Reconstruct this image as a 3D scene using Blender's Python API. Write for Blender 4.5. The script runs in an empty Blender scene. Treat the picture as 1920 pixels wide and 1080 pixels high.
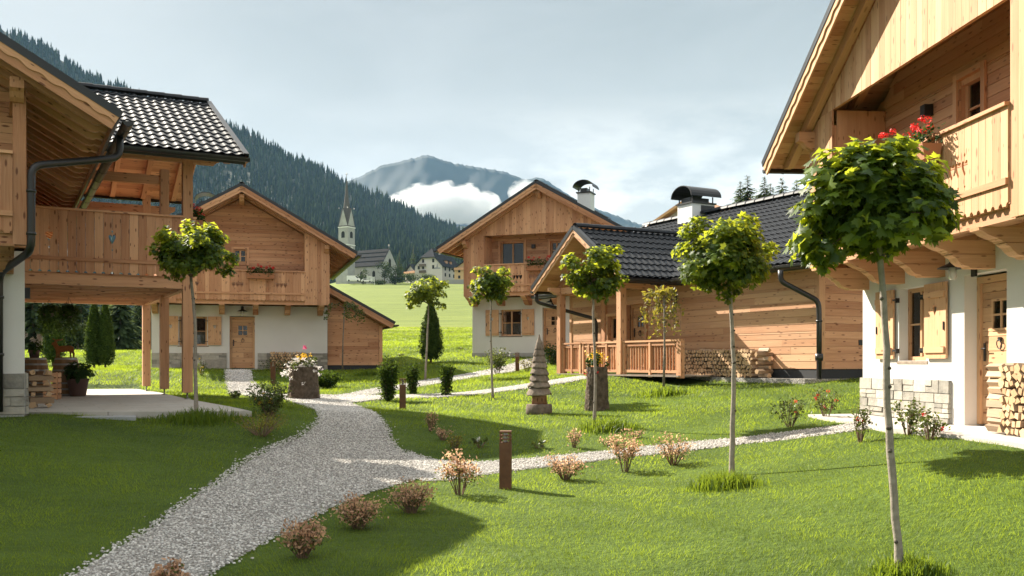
import bpy, math, random
import numpy as np
from mathutils import Vector as V, Matrix
R = math.radians
rng = random.Random(11)
nr = np.random.RandomState(5)
S = bpy.context.scene
COL = S.collection
F = 1800.0; HY = 680.0; CAMZ = 1.6          # focal length in photo pixels, horizon row, eye height

def at(px, py, Y):                            # a photo pixel at depth Y -> world point
    return V(((px-960)/F*Y, Y, CAMZ+(HY-py)/F*Y))

# ------------------------------------------------------------------ objects
def thing(name, label, cat, loc=(0, 0, 0), rz=0.0, group=None, kind=None):
    o = bpy.data.objects.new(name, None); COL.objects.link(o)
    o.location = loc; o.rotation_euler = (0, 0, rz); o.empty_display_size = .2
    tag(o, label, cat, group, kind)
    return o
def tag(o, label=None, cat=None, group=None, kind=None):
    if label: o['label'] = label
    if cat: o['category'] = cat
    if group: o['group'] = group
    if kind: o['kind'] = kind
    return o
def link(name, me, parent=None):
    o = bpy.data.objects.new(name, me); COL.objects.link(o)
    if parent: o.parent = parent
    return o
def copy_tree(o, parent=None):
    c = o.copy(); COL.objects.link(c)
    if parent: c.parent = parent
    for ch in list(o.children): copy_tree(ch, c)
    return c

class MB:
    """collects solids and makes ONE mesh object"""
    def __init__(s): s.v = []; s.f = []; s.u = []; s.t = []; s.m = []; s.sm = []
    def solid(s, vs, fs, g=None, t=None, m=0, sm=False):
        t = rng.uniform(.1, .9) if t is None else t
        b = len(s.v); vs = [V(p) for p in vs]
        s.v += [tuple(p) for p in vs]
        o1, o2 = rng.uniform(0, 60), rng.uniform(0, 60)
        g = V(g).normalized() if g is not None else V((1, 0, 0))
        for f in fs:
            p = [vs[i] for i in f]
            n = V((0, 0, 0))
            for i in range(len(p)): n += (p[i]-p[0]).cross(p[(i+1) % len(p)]-p[0])
            n = n.normalized() if n.length > 1e-12 else V((0, 0, 1))
            gg = g
            if abs(n.dot(g)) > .85: gg = V((0, 0, 1)) if abs(n.z) < .8 else V((1, 0, 0))
            w = n.cross(gg)
            w = w.normalized() if w.length > 1e-9 else V((0, 1, 0))
            gu = w.cross(n)
            for q in p: s.u += [q.dot(gu)+o1, q.dot(w)+o2]
            s.f.append([b+i for i in f]); s.t.append(t); s.m.append(m); s.sm.append(sm)
    def hexa(s, c, g=None, t=None, m=0):
        s.solid(c, [(0, 3, 2, 1), (4, 5, 6, 7), (0, 1, 5, 4), (1, 2, 6, 5), (2, 3, 7, 6), (3, 0, 4, 7)], g, t, m)
    def box(s, x0, x1, y0, y1, z0, z1, g=None, t=None, m=0):
        if g is None:
            d = (abs(x1-x0), abs(y1-y0), abs(z1-z0)); k = d.index(max(d)); g = [(1, 0, 0), (0, 1, 0), (0, 0, 1)][k]
        s.hexa([(x0, y0, z0), (x1, y0, z0), (x1, y1, z0), (x0, y1, z0), (x0, y0, z1), (x1, y0, z1), (x1, y1, z1), (x0, y1, z1)], g, t, m)
    def beam(s, p0, p1, w, h, up=(0, 0, 1), t=None, m=0):
        p0 = V(p0); p1 = V(p1); a = (p1-p0).normalized(); r = a.cross(V(up)).normalized(); u = r.cross(a)
        c = []
        for p in (p0, p1):
            c += [p-r*w/2-u*h/2, p+r*w/2-u*h/2, p+r*w/2+u*h/2, p-r*w/2+u*h/2]
        s.hexa(c, a, t, m)
    def prism(s, poly, o, ax, ay, az, dep, g=None, t=None, m=0, sm=False):
        o = V(o); ax = V(ax); ay = V(ay); az = V(az); n = len(poly)
        a = [o+ax*x+ay*y for x, y in poly]; vs = a+[p+az*dep for p in a]
        fs = [tuple(range(n)), tuple(range(2*n-1, n-1, -1))]
        for i in range(n):
            j = (i+1) % n; fs.append((i, n+i, n+j, j))
        s.solid(vs, fs, g or ay, t, m, sm)
    def grid(s, P, cu=False, t=None, m=0, g=None, sm=True, caps=False):
        """P: list of rows of points"""
        nr_, nc = len(P), len(P[0]); vs = [p for r in P for p in r]; fs = []
        for i in range(nr_-1):
            for j in range(nc if cu else nc-1):
                k = (j+1) % nc; fs.append((i*nc+j, i*nc+k, (i+1)*nc+k, (i+1)*nc+j))
        if caps: fs.append(tuple(range(nc-1, -1, -1))); fs.append(tuple((nr_-1)*nc+j for j in range(nc)))
        s.solid(vs, fs, g, t, m, sm)
    def tube(s, pts, r, n=8, t=None, m=0, caps=True, wob=0):
        pts = [V(p) for p in pts]; rows = []; k = len(pts)
        rr = r if isinstance(r, (list, tuple)) else [r]*k
        pu = None
        for i, p in enumerate(pts):
            a = (pts[min(i+1, k-1)]-pts[max(i-1, 0)]).normalized()
            u = pu if pu is not None else (V((0, 1, 0)) if abs(a.y) < .9 else V((1, 0, 0)))
            u = (u-a*u.dot(a)).normalized(); w = a.cross(u); pu = u
            rows.append([p+(u*math.cos(2*math.pi*j/n)+w*math.sin(2*math.pi*j/n))*rr[i]*(1+wob*rng.uniform(-1, 1)) for j in range(n)])
        s.grid(rows, True, t, m, g=(pts[-1]-pts[0]) if (pts[-1]-pts[0]).length > 1e-6 else (0, 0, 1), caps=caps)
    def lathe(s, prof, o=(0, 0, 0), n=16, t=None, m=0, caps=True, jit=0):
        o = V(o); rows = []
        js = [1+jit*rng.uniform(-1, 1) for _ in range(n)]
        for r, z in prof:
            rows.append([o+V((r*js[j]*math.cos(2*math.pi*j/n), r*js[j]*math.sin(2*math.pi*j/n), z)) for j in range(n)])
        s.grid(rows, True, t, m, g=(0, 0, 1), caps=caps)
    def blob(s, c, rad, n=7, k=5, jit=.15, t=None, m=0):
        c = V(c); rad = V(rad if isinstance(rad, (list, tuple)) else (rad,)*3); rows = []
        for i in range(k+1):
            ph = math.pi*(i+.001)/(k+.002)-math.pi/2
            rows.append([c+V((rad.x*math.cos(ph)*math.cos(2*math.pi*j/n), rad.y*math.cos(ph)*math.sin(2*math.pi*j/n), rad.z*math.sin(ph)))*(1+jit*rng.uniform(-1, 1)) for j in range(n)])
        s.grid(rows, True, t, m)
    def build(s, name, mats, parent=None):
        me = bpy.data.meshes.new(name)
        me.from_pydata(s.v, [], s.f)
        uv = me.uv_layers.new(name='UVMap'); uv.data.foreach_set('uv', s.u)
        at_ = me.attributes.new('tone', 'FLOAT', 'FACE'); at_.data.foreach_set('value', s.t)
        if not isinstance(mats, (list, tuple)): mats = [mats]
        for q in mats: me.materials.append(q)
        me.polygons.foreach_set('material_index', s.m)
        me.polygons.foreach_set('use_smooth', s.sm)
        me.update()
        return link(name, me, parent)

def np_mesh(name, vs, fs, mats, tone=None, mi=None, parent=None, smooth=False):
    """vs (n,3), fs (m,k) same-size polygons"""
    me = bpy.data.meshes.new(name); n = len(vs); m, k = fs.shape
    me.vertices.add(n); me.vertices.foreach_set('co', np.ascontiguousarray(vs, dtype=np.float32).ravel())
    me.loops.add(m*k); me.loops.foreach_set('vertex_index', fs.astype(np.int32).ravel())
    me.polygons.add(m); me.polygons.foreach_set('loop_start', np.arange(0, m*k, k, dtype=np.int32))
    if tone is not None:
        a = me.attributes.new('tone', 'FLOAT', 'FACE'); a.data.foreach_set('value', np.asarray(tone, dtype=np.float32))
    for q in (mats if isinstance(mats, (list, tuple)) else [mats]): me.materials.append(q)
    if mi is not None: me.polygons.foreach_set('material_index', np.asarray(mi, dtype=np.int32))
    if smooth: me.polygons.foreach_set('use_smooth', np.ones(m, dtype=bool))
    me.update(calc_edges=True); me.validate()
    return link(name, me, parent)

# ------------------------------------------------------------------ leaves
def star(outline, fold=.12):
    """fan-triangulated leaf: outline points in the leaf plane (x across, y along)"""
    vs = [(0, .45, 0)]+[(x, y, -abs(x)*fold) for x, y in outline]
    n = len(outline); fs = [(0, i+1, (i+1) % n+1) for i in range(n)]
    return np.array(vs), np.array(fs)
MAPLE = star([(0, 0), (.20, .12), (.42, .05), (.34, .22), (.62, .38), (.46, .46), (.60, .68), (.34, .62), (.22, .60), (.20, .82), (.09, .78), (0, 1.05),
              (-.09, .78), (-.20, .82), (-.22, .60), (-.34, .62), (-.60, .68), (-.46, .46), (-.62, .38), (-.34, .22), (-.42, .05), (-.20, .12)], .35)
OVAL = star([(0, 0), (.2, .2), (.27, .5), (.17, .8), (0, 1), (-.17, .8), (-.27, .5), (-.2, .2)], .3)
TRI = (np.array([(-.3, 0, 0), (.3, 0, 0), (0, 1, 0)]), np.array([(0, 1, 2)]))
def leaf_arrays(pos, nrm, size, tmpl):
    """pos,nrm (n,3); leaf lies across nrm; random spin"""
    n = len(pos); tv, tf = tmpl
    nrm = nrm/np.linalg.norm(nrm, axis=1, keepdims=True)
    r = nr.normal(size=(n, 3)); a = np.cross(nrm, r); a /= np.linalg.norm(a, axis=1, keepdims=True)+1e-9
    b = np.cross(nrm, a)
    sz = np.broadcast_to(size, (n,))[:, None, None]
    vs = (a[:, None]*tv[None, :, 0:1]+b[:, None]*tv[None, :, 1:2]+nrm[:, None]*tv[None, :, 2:3])*sz+pos[:, None]
    fs = tf[None]+(np.arange(n)*len(tv))[:, None, None]
    return vs.reshape(-1, 3), fs.reshape(-1, 3), len(tf)
def leaves(name, pos, nrm, size, tmpl, mat_, parent=None, tone=None):
    vs, fs, k = leaf_arrays(pos, nrm, size, tmpl)
    t = nr.rand(len(pos)) if tone is None else tone
    return np_mesh(name, vs, fs, mat_, np.repeat(t, k), parent=parent)
def ball(n, c, rad, fill=.5):
    d = nr.normal(size=(n, 3)); d /= np.linalg.norm(d, axis=1, keepdims=True)
    r = fill+(1-fill)*nr.rand(n)**.5
    return np.asarray(c)+d*np.asarray(rad)*r[:, None], d

# ------------------------------------------------------------------ materials
class NT:
    def __init__(s, m): s.nt = m.node_tree; s.nt.nodes.clear()
    def n(s, ty, ins=None, **pr):
        nd = s.nt.nodes.new(ty)
        for k, v in pr.items(): setattr(nd, k, v)
        for k, v in (ins or {}).items():
            sk = nd.inputs[k]
            if isinstance(v, bpy.types.NodeSocket): s.nt.links.new(v, sk)
            elif isinstance(v, bpy.types.Node): s.nt.links.new(v.outputs[0], sk)
            else: sk.default_value = v
        return nd
    def math(s, op, a, b=0.0, clamp=False):
        nd = s.n('ShaderNodeMath', {0: a, 1: b}, operation=op); nd.use_clamp = clamp; return nd.outputs[0]
    def mix(s, f, a, b):
        nd = s.n('ShaderNodeMix', data_type='RGBA')
        for k, v in (('Factor', f), ('A', a), ('B', b)):
            sk = [q for q in nd.inputs if q.name == k and (q.type == 'RGBA' or k == 'Factor' and q.type == 'VALUE')][0]
            if isinstance(v, bpy.types.NodeSocket): s.nt.links.new(v, sk)
            else: sk.default_value = v if k == 'Factor' else (*v, 1)
        return [q for q in nd.outputs if q.type == 'RGBA'][0]
    def rng(s, v, a, b, c=0.0, d=1.0):
        return s.n('ShaderNodeMapRange', {0: v, 1: a, 2: b, 3: c, 4: d}).outputs[0]
    def out(s, sh, vol=None):
        o = s.n('ShaderNodeOutputMaterial')
        if sh is not None: s.nt.links.new(sh, o.inputs['Surface'])
        if vol is not None: s.nt.links.new(vol, o.inputs['Volume'])
def newmat(name):
    m = bpy.data.materials.new(name); m.use_nodes = True; return m, NT(m)
def scalev(t, src, sc):
    return t.n('ShaderNodeVectorMath', {0: src, 1: sc}, operation='MULTIPLY').outputs[0]

def wood(name, c0, c1, rough=.65, knots=1.0, spec=.3):
    m, t = newmat(name)
    uv = t.n('ShaderNodeUVMap', uv_map='UVMap').outputs[0]
    tone = t.n('ShaderNodeAttribute', attribute_name='tone').outputs['Fac']
    g = t.n('ShaderNodeTexNoise', {'Vector': scalev(t, uv, (1.3, 34, 1)), 'Scale': 1.0, 'Detail': 4.0, 'Roughness': .6, 'Distortion': .6}, noise_dimensions='2D').outputs[0]
    g2 = t.n('ShaderNodeTexNoise', {'Vector': scalev(t, uv, (.5, 4, 1)), 'Scale': 1.0, 'Detail': 3.0}, noise_dimensions='2D').outputs[0]
    f = t.math('ADD', t.math('MULTIPLY', tone, .62), t.math('ADD', t.math('MULTIPLY', g, .5), t.math('MULTIPLY', g2, .45)))
    f = t.rng(f, .35, 1.05)
    c = t.mix(f, c0, c1)
    st = t.n('ShaderNodeTexNoise', {'Vector': scalev(t, uv, (.35, 1.1, 1)), 'Scale': 1.0, 'Detail': 4.0, 'Roughness': .65}, noise_dimensions='2D').outputs[0]
    gm = (c0[0]+c1[0])*.36
    c = t.mix(t.rng(st, .55, .8, 0, .3), c, (gm*1.02, gm*.70, gm*.47))
    vo = t.n('ShaderNodeTexVoronoi', {'Vector': scalev(t, uv, (3.4, 11.0, 1)), 'Scale': 1.0, 'Randomness': 1.0}, voronoi_dimensions='2D')
    gate = t.n('ShaderNodeSeparateColor', {0: vo.outputs['Color']}).outputs[0]
    k = t.math('MULTIPLY', t.rng(t.math('DIVIDE', vo.outputs['Distance'], t.math('ADD', t.math('MULTIPLY', t.n('ShaderNodeSeparateColor', {0: vo.outputs['Color']}).outputs[1], .9), .35)), .10, .2, 1.0, 0.0), 1.0)
    k = t.math('MULTIPLY', k, t.rng(gate, .5, .55))
    k = t.math('MULTIPLY', k, .82*knots)
    c = t.mix(k, c, (c0[0]*.32, c0[1]*.22, c0[2]*.2))
    bp = t.n('ShaderNodeBump', {'Strength': .25, 'Distance': .004, 'Height': g})
    b = t.n('ShaderNodeBsdfPrincipled', {'Base Color': c, 'Roughness': rough, 'Normal': bp.outputs[0], 'Specular IOR Level': spec})
    t.out(b.outputs[0]); return m

def plain(name, c, rough=.6, metal=0.0, spec=.5, var=.12, sc=6.0, bump=0.0, c2=None, coat=0.0, bsc=None):
    m, t = newmat(name)
    co = t.n('ShaderNodeTexCoord').outputs['Object']
    tone = t.n('ShaderNodeAttribute', attribute_name='tone').outputs['Fac']
    n_ = t.n('ShaderNodeTexNoise', {'Vector': co, 'Scale': sc, 'Detail': 5.0, 'Roughness': .6}).outputs[0]
    f = t.math('ADD', t.math('MULTIPLY', n_, .6), t.math('MULTIPLY', tone, .4))
    lo = tuple(x*(1-var) for x in c); hi = c2 if c2 else tuple(min(1, x*(1+var)) for x in c)
    col = t.mix(t.rng(f, .25, .75), lo, hi)
    b = {'Base Color': col, 'Roughness': rough, 'Metallic': metal, 'Specular IOR Level': spec, 'Coat Weight': coat, 'Coat Roughness': .1}
    if bump:
        n2 = t.n('ShaderNodeTexNoise', {'Vector': co, 'Scale': bsc or sc*4, 'Detail': 6.0, 'Roughness': .65}).outputs[0]
        b['Normal'] = t.n('ShaderNodeBump', {'Strength': .6, 'Distance': bump, 'Height': n2}).outputs[0]
    t.out(t.n('ShaderNodeBsdfPrincipled', b).outputs[0]); return m

def foliage(name, c0, c1, tr, tw=.4, rough=.45, spec=.35):
    m, t = newmat(name)
    tone = t.n('ShaderNodeAttribute', attribute_name='tone').outputs['Fac']
    c = t.mix(tone, c0, c1)
    b = t.n('ShaderNodeBsdfPrincipled', {'Base Color': c, 'Roughness': rough, 'Specular IOR Level': spec})
    c2 = t.mix(t.rng(tone, 0, 1, .25, 1), c, tr)
    l = t.n('ShaderNodeBsdfTranslucent', {'Color': c2})
    t.out(t.n('ShaderNodeMixShader', {0: tw, 1: b.outputs[0], 2: l.outputs[0]}).outputs[0]); return m

M = {}
M['larch'] = wood('larch', (.325, .135, .062), (.66, .37, .205))
M['larch_pale'] = wood('larch_pale', (.385, .175, .083), (.61, .365, .205), knots=.75)
M['spruce'] = wood('spruce_door', (.38, .20, .10), (.58, .35, .19))
M['plaster'] = plain('plaster', (.63, .615, .585), .9, var=.09, sc=1.1, bump=.006, bsc=60, spec=.2)
M['stone'] = plain('stone', (.27, .255, .225), .85, var=.4, sc=5, bump=.03, bsc=16, c2=(.48, .445, .38), spec=.25)
M['mortar'] = plain('mortar', (.33, .32, .30), .95)
M['tile'] = plain('roof_tile', (.017, .020, .025), .58, var=.3, sc=3, spec=.3, coat=.0)
M['metal'] = plain('dark_metal', (.014, .0135, .0135), .42, var=.25, spec=.5, coat=.12)
M['iron'] = plain('black_iron', (.012, .012, .013), .45, spec=.5)
M['verge'] = plain('verge_metal', (.022, .024, .027), .38)
M['plinth'] = plain('plinth', (.025, .027, .03), .8)
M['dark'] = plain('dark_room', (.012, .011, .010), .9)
M['curtain'] = plain('curtain', (.62, .60, .56), .9, var=.15, sc=18)
M['white'] = plain('white_paint', (.78, .78, .76), .5, var=.04)
M['concrete'] = plain('concrete', (.44, .41, .37), .85, var=.12, sc=3, bump=.003)
M['concrete2'] = plain('concrete_step', (.33, .34, .34), .85, var=.1, sc=4, bump=.003)
M['corten'] = plain('corten', (.10, .042, .019), .8, var=.35, sc=9, c2=(.19, .085, .035), bump=.002)
M['rust'] = plain('rust', (.26, .085, .02), .8, var=.3, sc=12, c2=(.38, .14, .03))
M['bark'] = plain('bark', (.035, .026, .020), .95, var=.6, sc=11, bump=.05, bsc=16, c2=(.20, .155, .115), spec=.15)
M['trunk'] = plain('young_bark', (.11, .088, .068), .85, var=.5, sc=17, bump=.010, bsc=40, c2=(.34, .295, .245), spec=.25)
M['twig'] = plain('twig', (.16, .10, .065), .85, var=.3)
M['greywood'] = plain('weathered_wood', (.15, .115, .088), .9, var=.4, sc=10, bump=.012, bsc=30, c2=(.31, .25, .20), spec=.2)
M['redwood'] = wood('carved_wood', (.20, .095, .05), (.33, .18, .10))
M['cutwood'] = wood('firewood_end', (.34, .20, .10), (.60, .41, .24), knots=.2)
M['splitwood'] = wood('firewood_side', (.20, .14, .095), (.46, .33, .22), knots=.3)
M['barrel'] = wood('barrel_oak', (.16, .09, .045), (.28, .17, .09), knots=.1)
M['hoop'] = plain('hoop', (.33, .32, .30), .4, metal=.9)
M['pot'] = plain('clay_pot', (.10, .055, .045), .6)
M['box'] = plain('planter_box', (.36, .15, .07), .7)
M['maple'] = foliage('maple_leaf', (.018, .050, .010), (.11, .185, .024), (.74, .78, .045), .54, .5, .35)
M['thuja'] = foliage('thuja', (.012, .030, .007), (.06, .10, .016), (.16, .23, .025), .3, .85, .08)
M['spruce_n'] = foliage('spruce_needles', (.010, .022, .013), (.055, .085, .032), (.08, .11, .03), .2, .9, .04)
M['spruce_backlit'] = foliage('spruce_needles_backlit', (.016, .032, .017), (.085, .12, .05), (.19, .24, .075), .34, .9, .04)  # paler needle copy: backlight and haze put into the leaf colour
M['shrub'] = foliage('shrub_green', (.018, .040, .010), (.09, .13, .03), (.28, .32, .05), .35)
M['redshrub'] = foliage('red_shrub', (.20, .11, .07), (.74, .46, .31), (.85, .55, .32), .5, .6, .2)
M['geran'] = foliage('geranium_leaf', (.010, .032, .008), (.035, .075, .015), (.14, .22, .03), .3, .7, .15)
M['redfl'] = foliage('red_flower', (.52, .012, .015), (.75, .05, .04), (.9, .06, .05), .35)
M['whitefl'] = foliage('white_flower', (.60, .55, .62), (.82, .80, .72), (.9, .85, .75), .35)
M['yelfl'] = foliage('yellow_flower', (.65, .36, .01), (.85, .55, .03), (.9, .6, .05), .35)
M['pinkfl'] = foliage('pink_flower', (.6, .03, .16), (.75, .07, .25), (.8, .1, .3), .3)
M['autumn'] = foliage('autumn_leaf', (.05, .06, .012), (.26, .22, .03), (.5, .42, .05), .4)
M['grass'] = foliage('grass_blade', (.026, .070, .008), (.19, .258, .027), (.56, .69, .04), .52, .5, .3)
M['meadow_tree'] = foliage('far_leaf', (.014, .028, .010), (.055, .08, .022), (.11, .15, .03), .25, .8, .1)

def glass():
    m, t = newmat('window_glass')
    fr = t.n('ShaderNodeFresnel', {'IOR': 1.4}).outputs[0]
    tr = t.n('ShaderNodeBsdfTransparent', {'Color': (.55, .58, .58, 1)})
    gl = t.n('ShaderNodeBsdfGlossy', {'Color': (.75, .78, .8, 1), 'Roughness': .03})
    t.out(t.n('ShaderNodeMixShader', {0: t.math('ADD', fr, .02), 1: tr.outputs[0], 2: gl.outputs[0]}).outputs[0]); return m
M['glass'] = glass()
# ================================================================== BUILDING KIT (house-local metres)
X_, Y_, Z_ = V((1, 0, 0)), V((0, 1, 0)), V((0, 0, 1))

def holed_wall(mb, x0, x1, z0, z1, y0, y1, holes, t=.5):
    """plaster wall in the xz plane, outer face y0, inner y1, rectangular openings (x0,x1,z0,z1)"""
    xs = sorted({x0, x1, *[h[0] for h in holes], *[h[1] for h in holes]}); zs = sorted({z0, z1, *[h[2] for h in holes], *[h[3] for h in holes]})
    def full(i, k):
        if i < 0 or k < 0 or i >= len(xs)-1 or k >= len(zs)-1: return False
        cx, cz = (xs[i]+xs[i+1])/2, (zs[k]+zs[k+1])/2
        return not any(h[0] < cx < h[1] and h[2] < cz < h[3] for h in holes)
    for i in range(len(xs)-1):
        for k in range(len(zs)-1):
            if not full(i, k): continue
            a, b, c, d = xs[i], xs[i+1], zs[k], zs[k+1]
            fs = [(0, 1, 5, 4), (2, 3, 7, 6)]
            if not full(i-1, k): fs.append((3, 0, 4, 7))
            if not full(i+1, k): fs.append((1, 2, 6, 5))
            if not full(i, k-1): fs.append((0, 3, 2, 1))
            if not full(i, k+1): fs.append((4, 5, 6, 7))
            mb.solid([(a, y0, c), (b, y0, c), (b, y1, c), (a, y1, c), (a, y0, d), (b, y0, d), (b, y1, d), (a, y1, d)], fs, t=t)

def h_planks(mb, x0, x1, z0, z1, y, holes=(), ph=.155, th=.03, top=None, ax=X_, n=-1, o=(0, 0, 0), back=True):
    """horizontal cladding; top(x)->z limits it (a gable); runs along +x in plane y, outward -y"""
    z = z0; r = 0
    while z < z1-.02:
        zt = min(z+ph, z1)
        cuts = sorted({z, zt, *[h for q in holes for h in (q[2], q[3]) if z < h < zt]})
        base = rng.uniform(.1, .9); jo = rng.uniform(.3, 3.5)
        for a, b in zip(cuts[:-1], cuts[1:]):
            iv = [(x0, x1)]
            for q in holes:
                if q[2] < (a+b)/2 < q[3]:
                    iv = [s for u in iv for s in ((u[0], min(u[1], q[0])), (max(u[0], q[1]), u[1])) if s[1]-s[0] > .01]
            for u0, u1 in iv:
                x = u0; L = jo; tt = base
                while x < u1-.01:
                    xe = min(u1, x+L); L = 3.2+rng.uniform(-.4, 1.2)
                    xb0, xb1, xt0, xt1 = x, xe, x, xe
                    if top:
                        cx = (x0+x1)/2 if not hasattr(top, 'c') else top.c
                        if top((x+xe)/2) < a: x = xe; continue
                        def lim(xx, zz):
                            lo, hi = top.lim(zz); return min(max(xx, lo), hi)
                        xb0, xb1, xt0, xt1 = lim(x, a), lim(xe, a), lim(x, b), lim(xe, b)
                        if xb1-xb0 < .02: x = xe; continue
                    e = rng.uniform(0, .004); bv = .006
                    c = [(xb0, y-th-e, a+.002), (xb1, y-th-e, a+.002), (xb1, y, a+.002), (xb0, y, a+.002), (xt0, y-th-e+bv, b-.003), (xt1, y-th-e+bv, b-.003), (xt1, y, b-.003), (xt0, y, b-.003)]
                    mb.hexa(c, (1, 0, 0), min(1, max(0, tt+rng.uniform(-.12, .12))))
                    tt = rng.uniform(.1, .9); x = xe+.002
        z = zt
    return mb
class Gable:
    def __init__(s, c, zr, sl): s.c, s.zr, s.sl = c, zr, sl
    def __call__(s, x): return s.zr-s.sl*abs(x-s.c)
    def lim(s, z): h = max(0, (s.zr-z)/s.sl); return s.c-h, s.c+h

def v_planks(mb, x0, x1, z0, top, y, th=.03, pw=.16, zb=None):
    """vertical cladding; top(x) is its upper edge"""
    x = x0
    while x < x1-.005:
        w = pw*rng.uniform(.85, 1.15); xe = min(x1, x+w)
        if x1-xe < .05: xe = x1
        e = rng.uniform(0, .005); a, b = x+.002, xe-.002
        za = top(a) if callable(top) else top; zb_ = top(b) if callable(top) else top
        if callable(top) and hasattr(top, 'c') and a < top.c < b:
            za = zb_ = min(za, zb_)
        mb.hexa([(a, y-th-e, z0), (b, y-th-e, z0), (b, y, z0), (a, y, z0), (a, y-th-e, za), (b, y-th-e, zb_), (b, y, zb_), (a, y, za)], (0, 0, 1))
        x = xe

HEART = [(0, -.125), (.022, -.09), (.052, -.035), (.066, .015), (.06, .05), (.04, .066), (.018, .058), (0, .032)]
def notches(zc, side, hearts=True):
    """half cut-outs on a board edge: heart with small diamonds above and below; list of (depth, z) upward"""
    p = [(0, zc-.27), (.014, zc-.25), (0, zc-.23)]
    p += [(d, zc+z) for d, z in HEART]
    p += [(0, zc+.10), (.016, zc+.13), (0, zc+.165)]
    return p
def board(mb, x0, x1, z0, z1, o, ax, n, th, cutl=None, cutr=None, scallop=.035, t=None):
    """one railing board, outline in (along ax, z); lower corners scooped out"""
    p = []
    if scallop:
        r = scallop
        for k in range(4): a = math.pi/2*(k/3); p.append((x0+r*math.cos(math.pi/2-a) if False else x0+r*math.sin(a), z0+r*1.25*math.cos(a)))
        p = p[::1]
        q = [(x1-r*math.sin(a), z0+r*1.25*math.cos(a)) for a in [math.pi/2*(1-k/3) for k in range(4)]]
        poly = p+q
    else: poly = [(x0, z0), (x1, z0)]
    if cutr: poly += [(x1-d, z) for d, z in cutr]
    poly += [(x1, z1), (x0, z1)]
    if cutl: poly += [(x0+d, z) for d, z in reversed(cutl)]
    mb.prism(poly, o, ax, Z_, n, th, g=Z_, t=t)
def railing(parent, o, ax, n, L, z0, z1, hearts=(), bw=.148, mat_='larch', posts=(), name='railing', hz=None, cap=True):
    """board railing starting at o along ax, outward normal n"""
    mb = MB(); ax = V(ax); n = V(n); o = V(o)
    k = max(1, round(L/bw)); w = L/k; hs = {round(h/w) for h in hearts}; zc = hz or (z0+(z1-z0)*.56)
    for i in range(k):
        board(mb, i*w+.003, (i+1)*w-.003, z0+rng.uniform(-.004, .004), z1, o, ax, n, .026,
              notches(zc, 0) if i in hs else None, notches(zc, 1) if i+1 in hs else None)
    r = mb.build(name, M[mat_], parent)
    b2 = MB()
    e = o+ax*L
    if cap: b2.beam(o+Z_*(z1+.022)+n*.01, e+Z_*(z1+.022)+n*.01, .115, .042)
    b2.build('cap_rail', M[mat_], r) if cap else None
    b3 = MB(); b3.beam(o+Z_*(z0+.28)+n*.043, e+Z_*(z0+.28)+n*.043, .03, .075)
    b3.build('lower_rail', M[mat_], r)
    b4 = MB(); b4.beam(o+Z_*(z1-.06)-n*.02, e+Z_*(z1-.06)-n*.02, .04, .09); b4.beam(o+Z_*(z0+.28)-n*.02, e+Z_*(z0+.28)-n*.02, .04, .09); b4.build('inner_rail', M[mat_], r)
    return r

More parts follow.
